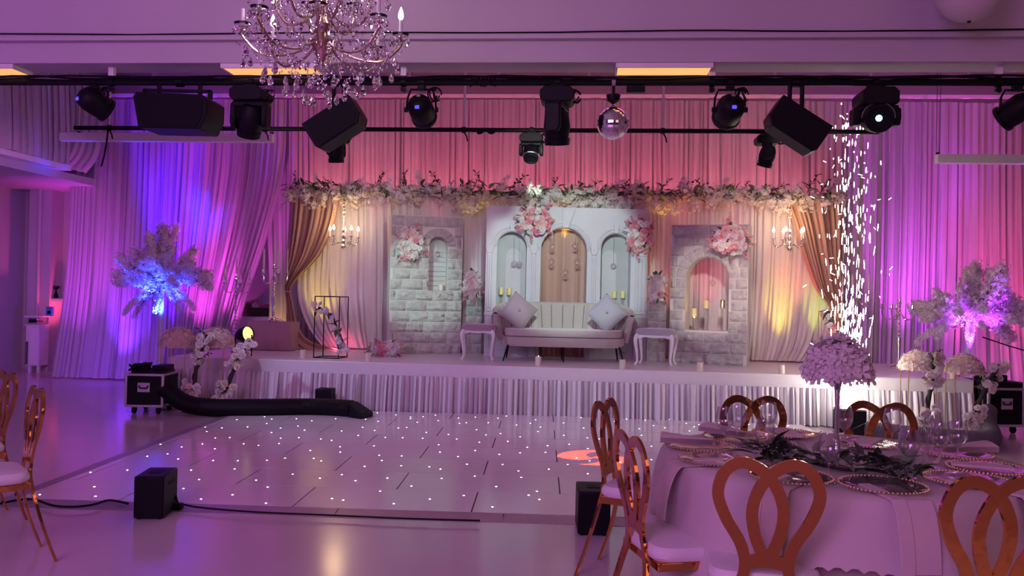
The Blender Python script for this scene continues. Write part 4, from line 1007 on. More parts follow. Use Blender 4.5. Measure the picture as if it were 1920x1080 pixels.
# white hanging rails and a loose cable
def rail(label, pa, pb, Y, ext=0):
    a, b_ = PY(*pa, Y), PY(*pb, Y); t = thing('hanging_rail', label, 'rail', a); d = b_ - a
    B().box(0, d.x + ext, -.05, .05, -.055, .055).build('rail', WHITEW, t, bevel=.004)
    for x in ([.25, d.x - .02] if ext == 0 else [.02, d.x + ext - .3]):
        for k in (-.02, .02): B().tube([(x + k, 0, .05), (x + k, 0, 5.74 - a.z)], .004, 4).build('wire', GREY, t)
        B().lathe([(.02, .05), (.02, .08)], 8, (x, 0, 0)).build('bracket', BLACK, t)
rail('white box rail hung on wires below the wide speaker', (115, 257), (512, 266), 11.0)
rail('white box rail hung on wires right of the spark fountain', (1755, 298), (1900, 301), 11.0, 2.0)
tag(B().tube([PY(203, 240, 8.97), PY(200, 268, 8.97), PY(196, 290, 8.97), PY(190, 312, 8.97)], .010, 5).build('loose_cable', BLACK), 'short black cable end dangling from the farther pipe', 'cable')

# ceiling light panels
def light_panel(label, pxl, pxr):
    x0 = PY(pxl, 125, YB0).x; w_ = PY(pxr, 125, YB0).x - x0; t = thing('ceiling_light', label, 'ceiling light', (x0, YB0 + .012, zb0 - .036)); d = .25; e = .014
    for a in ((0, w_, 0, e), (0, w_, d - e, d), (0, e, e, d - e), (w_ - e, w_, e, d - e)): B().box(*a, 0, .035).build('frame', WHITEW, t)
    B().box(e, w_ - e, e, d - e, .004, .012).build('diffuser', PANELL, t); B().box(e, w_ - e, e, d - e, .020, .034).build('back_plate', WHITEW, t)
light_panel('glowing amber light panel under the beam above the mirror ball', 1155, 1338)
light_panel('glowing amber light panel under the beam partly behind the crystal chandelier', 412, 592)
light_panel('glowing amber light panel under the beam cut by the left edge of the frame', -158, 22)
# paper globe
c = PY(1818, -22, 6.0); t = thing('globe_lamp', 'pale paper globe hanging near the ceiling beam', 'lamp', c)
B().sphere((0, 0, 0), .222, 28, 16).build('shade', mat('paper_shade', (.66, .60, .62), .8, var=.03, transl=.2), t)
B().lathe([(.012, -.232), (.012, -.216)], 10).build('cap', BLACK, t); B().tube([(0, 0, .21), (0, 0, 4.6 - c.z)], .006, 5).build('cord', BLACK, t)

# ================================================================ large crystal chandelier
CX = PY(605, 60, 5.0); zA = PY(605, 62, 5.0).z
ch = thing('crystal_chandelier', 'large crystal chandelier hanging from the ceiling over the hall', 'chandelier', (CX.x, 5.0, zA))
B().lathe([(.004, -.20), (.02, -.17), (.055, -.10), (.07, -.05), (.03, 0), (.05, .05), (.02, .12), (.035, .2), (.015, .3), (.04, .42), (.015, .55), (.03, .62), (.012, .7)], 14).build('stem', BRONZE, ch)
B().tube([(0, 0, .65), (0, 0, 4.6 - zA)], .008, 6).build('chain', SILVER, ch)
B().lathe([(.10, 0), (.12, .05), (.04, .08)], 16, (0, 0, 4.52 - zA)).build('canopy', SILVER, ch)
beads = B()
def octa(b, p, r, h): b.add([(p[0] + r, p[1], p[2]), (p[0], p[1] + r, p[2]), (p[0] - r, p[1], p[2]), (p[0], p[1] - r, p[2]), (p[0], p[1], p[2] + h), (p[0], p[1], p[2] - h)], [[0, 1, 4], [1, 2, 4], [2, 3, 4], [3, 0, 4], [1, 0, 5], [2, 1, 5], [3, 2, 5], [0, 3, 5]])
b = B(); b.lathe([(.001, .032), (.006, .026), (.014, .006), (.016, -.008), (.011, -.02), (.001, -.028)], 8); DROP = b.mesh('crystal_drop', CRYS, 0)
b = B(); octa(b, (0, 0, 0), .011, .02); PEND = b.mesh('crystal_pendant', CRYS, 0)
rnd = random.Random(5)
def arms(n, R_, z, dz, a0, cup):
    for i in range(n):
        a = 2 * PI * i / n + a0; ca, sa = math.cos(a), math.sin(a)
        p = smoothpath([(.03 * ca, .03 * sa, z - .02), (.35 * R_ * ca, .35 * R_ * sa, z - .11), (.75 * R_ * ca, .75 * R_ * sa, z - .13), (R_ * ca, R_ * sa, z - .03), (R_ * ca, R_ * sa, z + dz)], 5)
        ar = B().tube(p, .008, 6).build('arm', BRONZE, ch); q = (R_ * ca, R_ * sa, z + dz)
        B().lathe([(.006, 0), (.045, .012), (.052, .026), (.046, .024), (.014, .016), (.014, .03)], 12, q).build('drip_pan', CRYS, ar)
        B().lathe([(.011, .02), (.011, .11)], 8, q).build('candle_sleeve', WHITEW, ar)
        if i % 3 != 1: B().lathe([(.008, .11), (.017, .13), (.015, .155), (.002, .19)], 8, q).build('flame_bulb', BULBW, ar)
        for k in range(7):
            aa = 2 * PI * k / 7; put('crystal_pendant', PEND, ar, (q[0] + .05 * math.cos(aa), q[1] + .05 * math.sin(aa), q[2] - .02), (0, 0, aa), scale=rnd.uniform(.8, 1.4))
        for k in range(4): beads.sphere((q[0] + .03 * math.cos(k * 1.57), q[1] + .03 * math.sin(k * 1.57), q[2] - .05 - .02 * k), .008, 5, 4)
arms(8, .46, -.02, .02, .25, 1); arms(6, .28, .18, .05, .1, 1)
def strands(n, R0, z0, R1, z1, sag, nb):
    for i in range(n):
        a = 2 * PI * i / n
        for k in range(nb):
            t_ = k / nb; r = R0 + (R1 - R0) * t_; z = z0 + (z1 - z0) * t_ - sag * math.sin(PI * t_)
            octa(beads, (r * math.cos(a) + rnd.uniform(-.008, .008), r * math.sin(a) + rnd.uniform(-.008, .008), z + rnd.uniform(-.005, .005)), rnd.uniform(.005, .009), rnd.uniform(.007, .012))
strands(16, .05, .48, .44, .0, .10, 18); strands(12, .07, .2, .28, .12, .07, 9); strands(16, .46, -.02, .30, -.20, .06, 12); strands(14, .32, -.02, .12, -.30, .05, 12); strands(8, .05, -.1, .02, -.36, 0, 9)
beads.build('crystal_beads', CRYS, ch, smooth=0, kind='stuff')
for n, R_, za_, zb_2, jit in ((18, .45, -.06, -.19, .03), (16, .34, -.10, -.28, .03), (12, .21, -.14, -.35, .03), (6, .09, -.20, -.40, .02)):
    for i in range(n):
        a = 2 * PI * i / n + R_ * 3; zz = zb_2 + rnd.uniform(-jit, jit); x, y = R_ * math.cos(a), R_ * math.sin(a)
        d = put('crystal_drop', DROP, ch, (x, y, zz), (rnd.uniform(-.1, .1), rnd.uniform(-.1, .1), rnd.uniform(0, 3)), scale=rnd.uniform(.95, 1.35))
        z = zz + .045
        while z < za_ + .05: octa(beads, (x, y, z), .007, .010); z += .024
for i in range(170):
    a = rnd.uniform(0, 2 * PI); r = .46 * math.sqrt(rnd.random()); put('crystal_pendant', PEND, ch, (r * math.cos(a), r * math.sin(a), rnd.uniform(-.20, .30) * (1.1 - r)), (0, 0, rnd.uniform(0, 3)), scale=rnd.uniform(.8, 1.7))
for k in (0, 2.1, 4.2): lamp('POINT', (CX.x + .3 * math.cos(k), 5.0 + .3 * math.sin(k), zA + .32), (1, .80, .72), 5, size=.05)

# ================================================================ trees of white blossom
def spray_branch(seed, L, n, s, droop):
    rnd = random.Random(seed); b = B()
    P = [V((.0, 0, 0)) + V((L * t, 0, L * (.35 * t - droop * t * t))) for t in [i / 8 for i in range(9)]]
    b.tube(P, [.009 * (1.1 - i / 9) + .002 for i in range(9)], 5); b.cur = 1
    for i in range(n):
        t = .12 + .88 * math.sqrt(rnd.random()); k = min(7, int(t * 8)); p = P[k].lerp(P[k + 1], t * 8 - k)
        d = V((rnd.gauss(0, .5), rnd.gauss(0, 1), rnd.gauss(0, 1))).normalized(); floret(b, p + d * rnd.uniform(.015, .12) * (1.1 - .5 * t), d + V((0, 0, .2)), s * rnd.uniform(.7, 1.2), rnd)
    return b.mesh('blossom_spray', [TWIG, PETW], 0)
SPB = [spray_branch(300, .62, 250, .026, .15), spray_branch(301, .62, 250, .026, .55), spray_branch(302, .55, 210, .028, 1.0), spray_branch(303, .6, 210, .026, -.3)]
def blossom_tree(label, base, zc, specs, seed):
    rnd = random.Random(seed); t = thing('blossom_tree', label, 'tree', base)
    B().lathe([(.20, 0), (.20, .03), (.06, .05)], 18).build('base', BLACK, t)
    B().tube([(0, 0, .03), (.01, 0, zc * .5), (0, 0, zc)], [.05, .045, .04], 8).build('trunk', TRUNKM, t)
    specs = specs + [(rnd.uniform(0, 360), rnd.uniform(-5, 70), rnd.uniform(.7, 1.2), rnd.choice((0, 1, 1, 3))) for _ in range(24)]
    for az, el, sc_, k in specs:
        a = math.radians(az) + rnd.uniform(-.15, .15)
        put('blossom_spray', SPB[k], t, (0, 0, zc - rnd.uniform(0, .14)), Euler((rnd.uniform(-.4, .4), -math.radians(el), a), 'XYZ'), scale=sc_)
    return t
pb = PY(301, 600, 12.4); zc = PY(303, 535, 12.4).z
sp1 = [(0, 55, 1.2, 3), (180, 60, 1.2, 3), (90, 70, 1.3, 0), (250, 62, 1.3, 0), (300, 66, 1.4, 3), (20, 40, 1.2, 0), (160, 42, 1.25, 0), (200, 30, 1.25, 0), (340, 30, 1.1, 0), (180, 12, 1.15, 1), (0, 12, 1.25, 1), (355, 22, 1.35, 1), (185, 24, 1.2, 1),
       (230, 20, 1.1, 1), (310, 18, 1.1, 1), (270, 35, 1.0, 0), (90, 30, 1, 1), (210, 0, .9, 2), (330, 0, .9, 2), (170, -8, .9, 2), (10, -5, .9, 2), (270, -35, .55, 2), (240, -50, .5, 2), (300, -55, .5, 2), (150, 52, 1.2, 3), (285, 75, 1.5, 3)]
blossom_tree('white blossom tree lit blue from below, beside the stage', (pb.x, 12.4, 0), zc, sp1, 1)
pb2 = PY(1816, 600, 11.9); zc2 = PY(1814, 594, 11.9).z
sp2 = [(180, 20, 1.1, 1), (0, 20, 1.15, 1), (190, 34, 1.0, 0), (350, 36, 1.05, 0), (200, 8, 1.05, 1), (340, 8, 1.1, 1), (170, 12, 1.0, 2), (10, 14, 1.1, 2), (270, 30, .9, 1), (90, 30, .9, 1), (230, 18, .95, 1), (310, 18, .95, 1), (250, 60, 1.0, 0),
       (165, 62, 1.15, 3), (20, 58, 1.05, 3), (300, 70, 1.1, 0), (120, 65, .9, 0), (60, 66, .9, 0), (180, 0, .8, 2), (0, -2, .9, 2), (270, -30, .5, 2), (240, -55, .42, 2), (310, -50, .42, 2), (350, 24, 1.25, 1), (188, 26, 1.2, 1)]
blossom_tree('white blossom tree lit violet from below, beside the stage near the flight case', (pb2.x, 11.9, 0), zc2, sp2, 2)
lamp('SPOT', (pb.x + .1, 12.2, .9), (.015, .035, 1), 1100, (pb.x, 12.35, 2.3), .03, angle=80, blend=.8, name='uplight')
lamp('SPOT', (pb2.x + .05, 11.6, .65), (.40, .03, 1), 420, (pb2.x, 11.9, 2.0), .03, angle=64, blend=.8, name='uplight')
lamp('SPOT', (pb2.x - .1, 11.7, .8), (.8, .25, 1), 60, (pb2.x, 11.9, 1.5), .03, angle=50, blend=.6, name='uplight')

# ================================================================ flower domes on gold rod stands
def dome_mesh(name, rx, rz, n, s, mats, seed, rag=.06):
    rnd = random.Random(seed); b = B()
    b.lathe([(rx * .9, 0), (rx * .93, rz * .2), (rx * .8, rz * .55), (rx * .45, rz * .85), (0, rz * .93)], 18)
    for i in range(n):
        g = (i + .5) / n; z = g ** .9; a = i * 2.39996; q = math.sqrt(max(0, 1 - z * z)); k = rnd.uniform(1 - rag, 1 + rag)
        d = V((q * math.cos(a), q * math.sin(a), z)); b.cur = rnd.choices(range(len(mats)), k=1)[0]
        floret(b, (rx * d.x * k, rx * d.y * k, rz * (z * k - .06 * rnd.random())), d + V((rnd.uniform(-.5, .5), rnd.uniform(-.5, .5), rnd.uniform(-.3, .5))), s * rnd.uniform(.75, 1.25), rnd)
    return b.mesh(name, mats, 0)
DOME = dome_mesh('dome', .205, .22, 620, .022, [PETC, PETC, PETB, PETW], 9)
DOMET = dome_mesh('dome', .20, .20, 620, .022, [PETC, PETW, PETC, PETB], 10)
def dome_stand(label, px, pyb, Y, me, hw=.15, H=None):
    x = PY(px, 700, Y).x; zt = PY(px, pyb, Y).z
    t, c = rod_frame(label, [(x - hw, Y - hw * .8, 0), (x + hw, Y - hw * .8, 0), (x + hw, Y + hw * .8, 0), (x - hw, Y + hw * .8, 0)], zt, GOLDW, 'flower_dome_stand', .006)
    t['category'] = 'flower stand'
    B().lathe([(.19, 0), (.19, .008)], 20, (0, 0, zt)).build('top_plate', WHITEW, t)
    put('flower_dome', me, t, (0, 0, zt + .01))
dome_stand('blush flower dome on gold rod stand beside the flight case with the black duct', 332, 650, 10.12, DOME)
dome_stand('blush flower dome on gold rod stand behind the black branch stand, by the yellow spotlight', 404, 650, 10.16, DOME)
dome_stand('cream flower dome on gold rod stand next to the tall vase flowers', 1722, 693, 10.05, DOMET)
dome_stand('cream flower dome on gold rod stand under the violet lit tree', 1808, 700, 10.12, DOMET)

# ================================================================ black branch stands with orchid blossom
def orchid_stand(label, Y, px_path, seed, top, bot, foot):
    rnd = random.Random(seed); P = [PY(x, y, Y) for x, y in px_path]; base = V((P[-1].x, Y, 0)); P[-1] = base + V((0, 0, .03))
    t = thing('orchid_stand', label, 'flower stand', base); Q = smoothpath([p - base for p in P], 6)
    B().tube(Q, .022, 6).build('branch', TWIG, t)
    B().tube([q + V((.03 * math.sin(i * .5), -.02 * math.cos(i * .5), 0)) for i, q in enumerate(Q)], .012, 5).build('branch', TWIG, t)
    B().tube([(0, 0, .02), (foot * .5, -.02, .012), (foot, -.05, .012)], .016, 6).build('foot', TWIG, t); B().tube([(0, 0, .02), (-foot * .3, .12, .012)], .014, 6).build('foot', TWIG, t)
    for lo, hi, n, w_ in ((0, top, 26, .085), (bot, 1, 30, .10)):
        for i in range(n):
            u = lo + (hi - lo) * (i + rnd.random()) / n; k = min(len(Q) - 1, int(u * (len(Q) - 1))); p = Q[k] + V((rnd.uniform(-w_, w_), rnd.uniform(-w_, .02), rnd.uniform(-.04, .04)))
            p.z = max(p.z, .05)
            put('blossom', rnd.choice(ROSEW + ROSEC), t, p, V((rnd.uniform(-.8, .8), -1, rnd.uniform(-.3, .9))).to_track_quat('Z', 'Y').to_euler(), scale=rnd.uniform(.65, 1.0))
        for i in range(5):
            k = int((lo + (hi - lo) * rnd.random()) * (len(Q) - 1)); d = V((rnd.uniform(-1, 1), -.4, rnd.uniform(.2, 1)))
            put('twig', SPRIG[1], t, Q[k], d.to_track_quat('Z', 'Y').to_euler(), scale=rnd.uniform(.4, .8))
    return t
orchid_stand('black branch stand with white orchid blossom before the flower domes by the black duct', 9.86, [(388, 628), (382, 645), (374, 665), (368, 690), (366, 712), (362, 735), (356, 758), (352, 772)], 1, .40, .62, .25)
orchid_stand('leaning black branch stand with white orchid blossom under the yellow spotlight', 9.92, [(470, 640), (458, 655), (446, 672), (440, 690), (432, 712), (424, 735), (416, 755), (410, 770)], 2, .42, .62, -.30)
orchid_stand('black branch stand with white orchid blossom beside the tall vase flowers', 9.85, [(1752, 668), (1752, 690), (1748, 712), (1744, 735), (1740, 760), (1736, 785), (1733, 808), (1730, 822)], 3, .36, .60, .2)
orchid_stand('leaning black branch stand with white orchid blossom before the open flight case', 9.95, [(1874, 684), (1862, 702), (1850, 722), (1840, 745), (1830, 765), (1822, 785), (1814, 805), (1808, 818)], 4, .36, .60, .2)

# ================================================================ yellow spotlight on stage, flight cases, ducts, boxes
c = PY(451, 628, 10.75); t = thing('spotlight', 'round black spotlight with glowing yellow lens at the stage edge', 'stage light', (c.x, 10.85, SH))
dz = c.z - SH
B().tube([(-.11, 0, dz), (-.11, 0, .02), (.11, 0, .02), (.11, 0, dz)], .010, 6).build('yoke', BLACK, t)
q = V((.88, -.40, .16)).to_track_quat('Z', 'Y').to_euler()
hd = B().lathe([(0, -.10), (.06, -.09), (.085, -.04), (.10, .02), (.105, .09), (.098, .09), (.094, .07)], 18, cap=False).build('housing', BLACKP, t, loc=(0, 0, dz), rot=q)
B().lathe([(0, .072), (.094, .070), (.094, .06)], 18).build('lens', YLED, hd)
lamp('SPOT', (c.x + .12, 10.72, c.z + .04), YEL, 30, (c.x + 2, 9.5, .9), .05, angle=70, blend=1, name='spotlight_beam')

def flight_case(label, c, rz, sx, sy, h, open_=None, gear=True):
    t = thing('flight_case', label, 'flight case', c, rz); z0 = .10
    B().box(0, sx, 0, sy, z0, z0 + h).build('body', BLACKP, t)
    e = .014
    for x in (0, sx):
        for y in (0, sy): B().box(x - e, x + e, y - e, y + e, z0 - .005, z0 + h + .005).build('corner_edge', ALU, t, bevel=.003)
    for z in (z0, z0 + h):
        for y in (0, sy): B().box(0, sx, y - e, y + e, z - e, z + e).build('edge', ALU, t, bevel=.003)
        for x in (0, sx): B().box(x - e, x + e, 0, sy, z - e, z + e).build('edge', ALU, t, bevel=.003)
    for x in (.07, sx - .07):
        for y in (.07, sy - .07):
            w_ = B().lathe([(.042, -.016), (.045, 0), (.042, .016)], 14).build('castor', BLACK, t, loc=(x, y, .045), rot=(0, PI / 2, 0))
            B().box(x - .03, x + .03, y - .03, y + .03, .075, z0).build('castor_fork', ALU, t)
    for k, (px_, hy) in enumerate(((sx * .5, -.02), (sx * .5, sy + .02))):
        hb = B().box(px_ - .07, px_ + .07, hy - .004, hy + .004, z0 + h * .45, z0 + h * .75).build('handle_plate', ALU, t)
        B().tube([(px_ - .05, hy - .014, z0 + h * .66), (px_ - .04, hy - .02, z0 + h * .58), (px_ + .04, hy - .02, z0 + h * .58), (px_ + .05, hy - .014, z0 + h * .66)], .008, 6).build('handle', BLACK, hb)
    return t
fc = flight_case('black flight case with pale metal edges feeding the black duct', (PZ(238, 776, 0).x, 9.55, 0), math.radians(6), .42, .48, .36)
B().box(.03, .40, .05, .43, .465, .50).build('lid_tray', BLACK, fc, bevel=.01)
b = B(); rnd = random.Random(8)
for i in range(70): b.tube([(rnd.uniform(-.02, .20), rnd.uniform(.06, .3), .50), (rnd.uniform(-.02, .20), rnd.uniform(.06, .3), .50 + rnd.uniform(.03, .08))], .012, 4)
b.build('bristle_mat', BLACK, fc, kind='stuff')
B().box(.24, .40, .12, .40, .50, .56).build('control_unit', BLACKP, fc, bevel=.01)
fc2 = flight_case('black flight case with pale metal edges at the violet lit end of the stage', (PZ(1835, 808, 0).x, 10.35, 0), math.radians(10), .42, .50, .42)
B().box(.0, .42, .0, .5, .535, .60).build('lid', BLACKP, fc2, bevel=.008); B().box(.06, .3, .1, .4, .60, .67).build('control_unit', BLACK, fc2, bevel=.01)
B().box(.05, .37, -.012, 0, .17, .46).build('front_recess', GRILLE, fc2)
def duct(label, pts, r, m_, end=None):
    P = smoothpath(pts, 14); t = thing('air_duct', label, 'duct', P[0]); Q = [p - P[0] for p in P]
    dense = []
    for a, b_ in zip(Q, Q[1:]): dense += [a, a.lerp(b_, .5)]
    dense.append(Q[-1])
    B().tube(dense, [r * (1 + .045 * (i % 2)) for i in range(len(dense))], 14).build('hose', m_, t)
    if end:
        d = (Q[-1] - Q[-4]).normalized(); ang = math.atan2(d.y, d.x)
        B().hexa([(0, -.09, -.09), (.20, -.13, -.095), (.20, .13, -.095), (0, .09, -.09)], [(0, -.09, .09), (.20, -.13, -.03), (.20, .13, -.03), (0, .09, .09)]).build('nozzle', BLACKP, t, loc=Q[-1], rot=(0, 0, ang), bevel=.012)
    return t
z = .105
duct('black ribbed hose lying along the floor in front of the stage', [(-5.02, 9.70, .30), (-4.86, 9.66, .27), (-4.62, 9.60, .15), (-4.3, 9.60, z), (-3.8, 9.72, z), (-3.3, 9.90, z), (-2.95, 9.92, z), (-2.70, 9.86, z)], .10, BLACKP, True)
duct('grey ribbed hose bending along the floor before the open flight case', [PY(1852, 772, 10.36), PY(1850, 782, 10.22), PY(1852, 800, 10.12), PZ(1858, 822, .105), PZ(1832, 826, .105), PZ(1795, 824, .105), PZ(1740, 820, .10), PZ(1680, 814, .10), PZ(1625, 808, .10)], .10, GREY, True)
def floor_box(label, c, rz, sx, sy, h, name='uplight_box'):
    t = thing(name, label, 'stage light', c, rz)
    B().box(0, sx, 0, sy, .008, h).build('housing', BLACKP, t, bevel=.01)
    for x in (.03, sx - .03):
        for y in (.03, sy - .03): B().lathe([(.014, 0), (.014, .01)], 8, (x, y, 0)).build('foot', BLACK, t)
    B().box(sx * .3, sx * .7, sy * .35, sy * .65, h, h + .004).build('top_vent', GRILLE, t)
    B().box(sx, sx + .003, sy * .35, sy * .75, h * .72, h * .80).build('handle_slot', GRILLE, t)
    return t
bL_ = PZ(249, 975, 0)
floor_box('black box light standing on the floor by the front edge of the dance floor', (bL_.x, bL_.y, 0), math.radians(10), .185, .30, .275)
bR_ = PZ(1083, 1005, 0)
floor_box('black box light standing behind the guest chairs at the dance floor corner', (bR_.x, bR_.y, 0), math.radians(4), .20, .30, .275)
bS = PZ(593, 762, 0)
bx_ = PY(592, 745, 10.2); floor_box('small black box standing against the stage skirt behind the black hose', (bx_.x, 10.16, 0), 0, PY(622, 745, 10.2).x - bx_.x, .2, PY(607, 729, 10.2).z)
sp = PY(1598, 770, 10.15); t = floor_box('black spark machine on the floor in front of the stage', (sp.x - .16, 10.05, 0), math.radians(4), .30, .24, .25, 'spark_machine')
t['category'] = 'spark machine'; B().hexa([(.02, .0, .25), (.28, 0, .25), (.28, .24, .25), (.02, .24, .25)], [(-.02, .0, .275), (.30, 0, .262), (.30, .24, .262), (-.02, .24, .275)]).build('top_tray', ALU, t)
B().lathe([(.03, .26), (.03, .30), (.022, .30)], 12, (.13, .12, 0), cap=False).build('spark_nozzle', BLACK, t)
def cable(label, pts, r=.008):
    return tag(B().tube(smoothpath(pts, 8), r, 6).build('power_cable', BLACK), label, 'cable')
cb = [PZ(x, y, .03) for x, y in ((-40, 955), (20, 940), (60, 936), (100, 948), (140, 950), (175, 946), (205, 938), (240, 944))]; cable('wavy black cable on the floor running to the black box light', cb)
cb = [PZ(x, y, .03) for x, y in ((322, 940), (345, 946), (380, 952), (480, 960), (620, 966), (760, 972), (900, 976))]; cable('thin dark cable lying along the front edge of the dance floor', cb, .006)
t = thing('plug', 'black cable plug lying beside the box light', 'plug', PZ(333, 957, 0)); B().box(-.03, .03, -.03, .03, 0, .05).build('body', BLACK, t, bevel=.01); B().tube([(0, 0, .04), (-.02, .01, .09), (-.06, .03, .10)], .008, 5).build('lead', BLACK, t)
tag(B().tube([PY(1842, 632, 11.3), PY(1880, 645, 11.3), PY(1930, 660, 11.3)], .008, 5).build('strung_wire', BLACK), 'thin dark wire strung across the drape beside the violet tree', 'wire')

# spark fountain
sk = B(); rnd = random.Random(12); o0 = V((sp.x - .03, 10.17, .30)); top = PY(1600, 205, 10.17).z
for i in range(900):
    g = rnd.random() ** 2.0; z = .32 + (top - .32) * g; spread = .05 + .15 * min(1, g * 2.4); x = rnd.gauss(0, spread * .62); y = rnd.gauss(0, spread * .6)
    if g > .3 and rnd.random() < .35: continue
    ln = rnd.uniform(.02, .12) * (1.25 - .7 * g); w_ = rnd.uniform(.003, .0075); d = V((x * rnd.uniform(.2, .7), y * .3, rnd.choice((1, 1, 1, -1)))).normalized()
    p = V((o0.x + x - .03 * g, o0.y + y, z)); sk.tube([p - d * ln / 2, p, p + d * ln / 2], [w_ * .4, w_, w_ * .5], 4)
for i in range(46):
    p = V((o0.x + rnd.gauss(0, .26), o0.y + rnd.gauss(0, .2), rnd.uniform(.9, top))); d = V((rnd.uniform(-1, 1), rnd.uniform(-.4, .4), rnd.uniform(-1, .6))).normalized(); sk.tube([p, p + d * rnd.uniform(.02, .06)], .0025, 4)
ff = sk.build('spark_fountain', SPARK, smooth=0, kind='stuff'); tag(ff, 'tall fountain of white sparks rising in front of the stage', 'sparks')
for z, p in ((.42, 2.2), (.8, 6), (1.3, 7), (1.9, 5)): lamp('POINT', (o0.x, o0.y - .12, z), (1, .92, .78), p, size=.10, name='spark_glow')

# ================================================================ starlit dance floor
A3_ = math.radians(3); df = thing('dance_floor', 'white starlit dance floor of staggered panels laid before the stage', 'dance floor', (0, 0, 0), A3_)
x0, y0, PL, PW, PH = -3.55, 5.766, 1.21, .606, .02; x1 = x0 + PL * 5.5; NR = 8
ymax = y0 + NR * PW
B().box(x0, x1, y0, ymax - .1, 0, .008).build('underlay', JOINT, df)
PAN = {}
def panel(w_, d_):
    k = (round(w_, 3), round(d_, 3))
    if k not in PAN:
        g = .005; b = B(); b.hexa([(g, g, .004), (w_ - g, g, .004), (w_ - g, d_ - g, .004), (g, d_ - g, .004)], [(g, g, PH - .001), (w_ - g, g, PH - .001), (w_ - g, d_ - g, PH - .001), (g, d_ - g, PH - .001)])
        PAN[k] = b.mesh('floor_panel', TILE, 0)
    return PAN[k]
leds = B(); rnd = random.Random(31)
for r in range(NR):
    xa = x0; first = ((-.443 - x0) + (PL / 2 if r % 2 else 0)) % PL
    ed = [x0] + [x0 + first + PL * k for k in range(7) if x0 + first + PL * k < x1 - .02] + [x1]
    if ed[1] - ed[0] < .05: ed.pop(0); ed[0] = x0
    dd = PW if r < NR - 1 else PW - .1
    for a, b_ in zip(ed, ed[1:]):
        put('floor_panel', panel(b_ - a, dd), df, (a, y0 + PW * r, 0))
        n = max(1, round((b_ - a) * 4.6)); 
        for i in range(n):
            x = a + .06 + (b_ - a - .12) * (i + rnd.uniform(.15, .85)) / n; y = y0 + PW * r + rnd.uniform(.06, dd - .06)
            leds.lathe([(.0075, 0), (.0075, .002), (.004, .0035)], 8, (x, y, PH - .002))
leds.build('led_stars', LED, df, smooth=0, kind='stuff')
n = 6
for k in range(n):
    a = x0 + (x1 - x0) * k / n; b_ = x0 + (x1 - x0) * (k + 1) / n - .006
    B().hexa([(a, y0 - .17, 0), (b_, y0 - .17, 0), (b_, y0, 0), (a, y0, 0)], [(a, y0 - .17, .003), (b_, y0 - .17, .003), (b_, y0 - .005, PH), (a, y0 - .005, PH)]).build('edge_ramp', RAMP, df, smooth=0)
for k in range(6):
    a = y0 - .17 + (ymax - .1 - y0 + .17) * k / 6; b_ = y0 - .17 + (ymax - .1 - y0 + .17) * (k + 1) / 6 - .006
    B().hexa([(x0 - .13, a, 0), (x0, a, 0), (x0, b_, 0), (x0 - .13, b_, 0)], [(x0 - .13, a, .003), (x0 - .005, a, PH), (x0 - .005, b_, PH), (x0 - .13, b_, .003)]).build('edge_ramp', RAMP, df, smooth=0)
# orange gobo thrown by a moving head
gt = PZ(1112, 858, .02); gl = lamp('SPOT', (PY(1045, 250, YF).x, YF + .05, ZF - .5), (1, .03, .0005), 3600, gt, .004, angle=24, blend=.05, name='gobo_beam')
gl.data.use_nodes = True; nt = gl.data.node_tree; N, L = nt.nodes, nt.links; em = N['Emission']
tc = N.new('ShaderNodeTexCoord'); sx = N.new('ShaderNodeSeparateXYZ'); L.new(tc.outputs['Normal'], sx.inputs[0])
def mth(op, a, b_=None):
    q = N.new('ShaderNodeMath'); q.operation = op
    for i, v in enumerate((a, b_)):
        if v is None: continue
        if isinstance(v, (int, float)): q.inputs[i].default_value = v
        else: L.new(v, q.inputs[i])
    return q.outputs[0]
gx = mth('DIVIDE', sx.outputs[0], sx.outputs[2]); gy = mth('DIVIDE', sx.outputs[1], sx.outputs[2])
gr = mth('SQRT', mth('ADD', mth('MULTIPLY', gx, gx), mth('MULTIPLY', gy, gy))); th = mth('ARCTAN2', gy, gx)
sw = mth('GREATER_THAN', mth('SINE', mth('ADD', mth('MULTIPLY', th, 2), mth('MULTIPLY', gr, 26))), -.35); inside = mth('LESS_THAN', gr, .115)
L.new(mth('MULTIPLY', sw, inside), em.inputs['Strength'])

# ================================================================ cabinet in the left corner
pc = PZ(45, 699, 0); cw = PZ(104, 695, 0).x - pc.x
t = thing('side_cabinet', 'white side cabinet in the recess beside the drape', 'cabinet', (pc.x, 13.62, 0)); H_ = PY(60, 592, 13.65).z
B().box(0, cw, .02, .28, .12, H_ - .16).build('body', WHITEW, t); B().box(.06, cw - .02, 0, .02, .14, H_ - .20).build('door', WHITEW, t, bevel=.006)
B().box(.01, .04, -.01, .02, .14, .52).build('grip', GREY, t); B().box(-.03, cw, -.01, .29, H_ - .03, H_).build('top', WHITEW, t, bevel=.006)
B().box(-.02, cw, 0, .28, H_ - .16, H_ - .145).build('shelf', WHITEW, t)
for x in (.03, cw - .05): B().box(x, x + .04, .05, .09, 0, .12).build('leg', WHITEW, t)
t = thing('warming_unit', 'pale appliance with dark slot on the cabinet shelf', 'appliance', (pc.x + .02, 13.63, H_ - .145)); B().box(0, cw - .05, 0, .24, 0, .11).build('casing', ALU, t, bevel=.008); B().box(.03, cw * .72, -.006, 0, .03, .09).build('slot', BLACK, t)
for i in range(3): B().lathe([(.012, 0), (.012, .02)], 8).build('knob', GREY, t, loc=(cw * .78 + .04 * i, 0, .06), rot=(PI / 2, 0, 0))
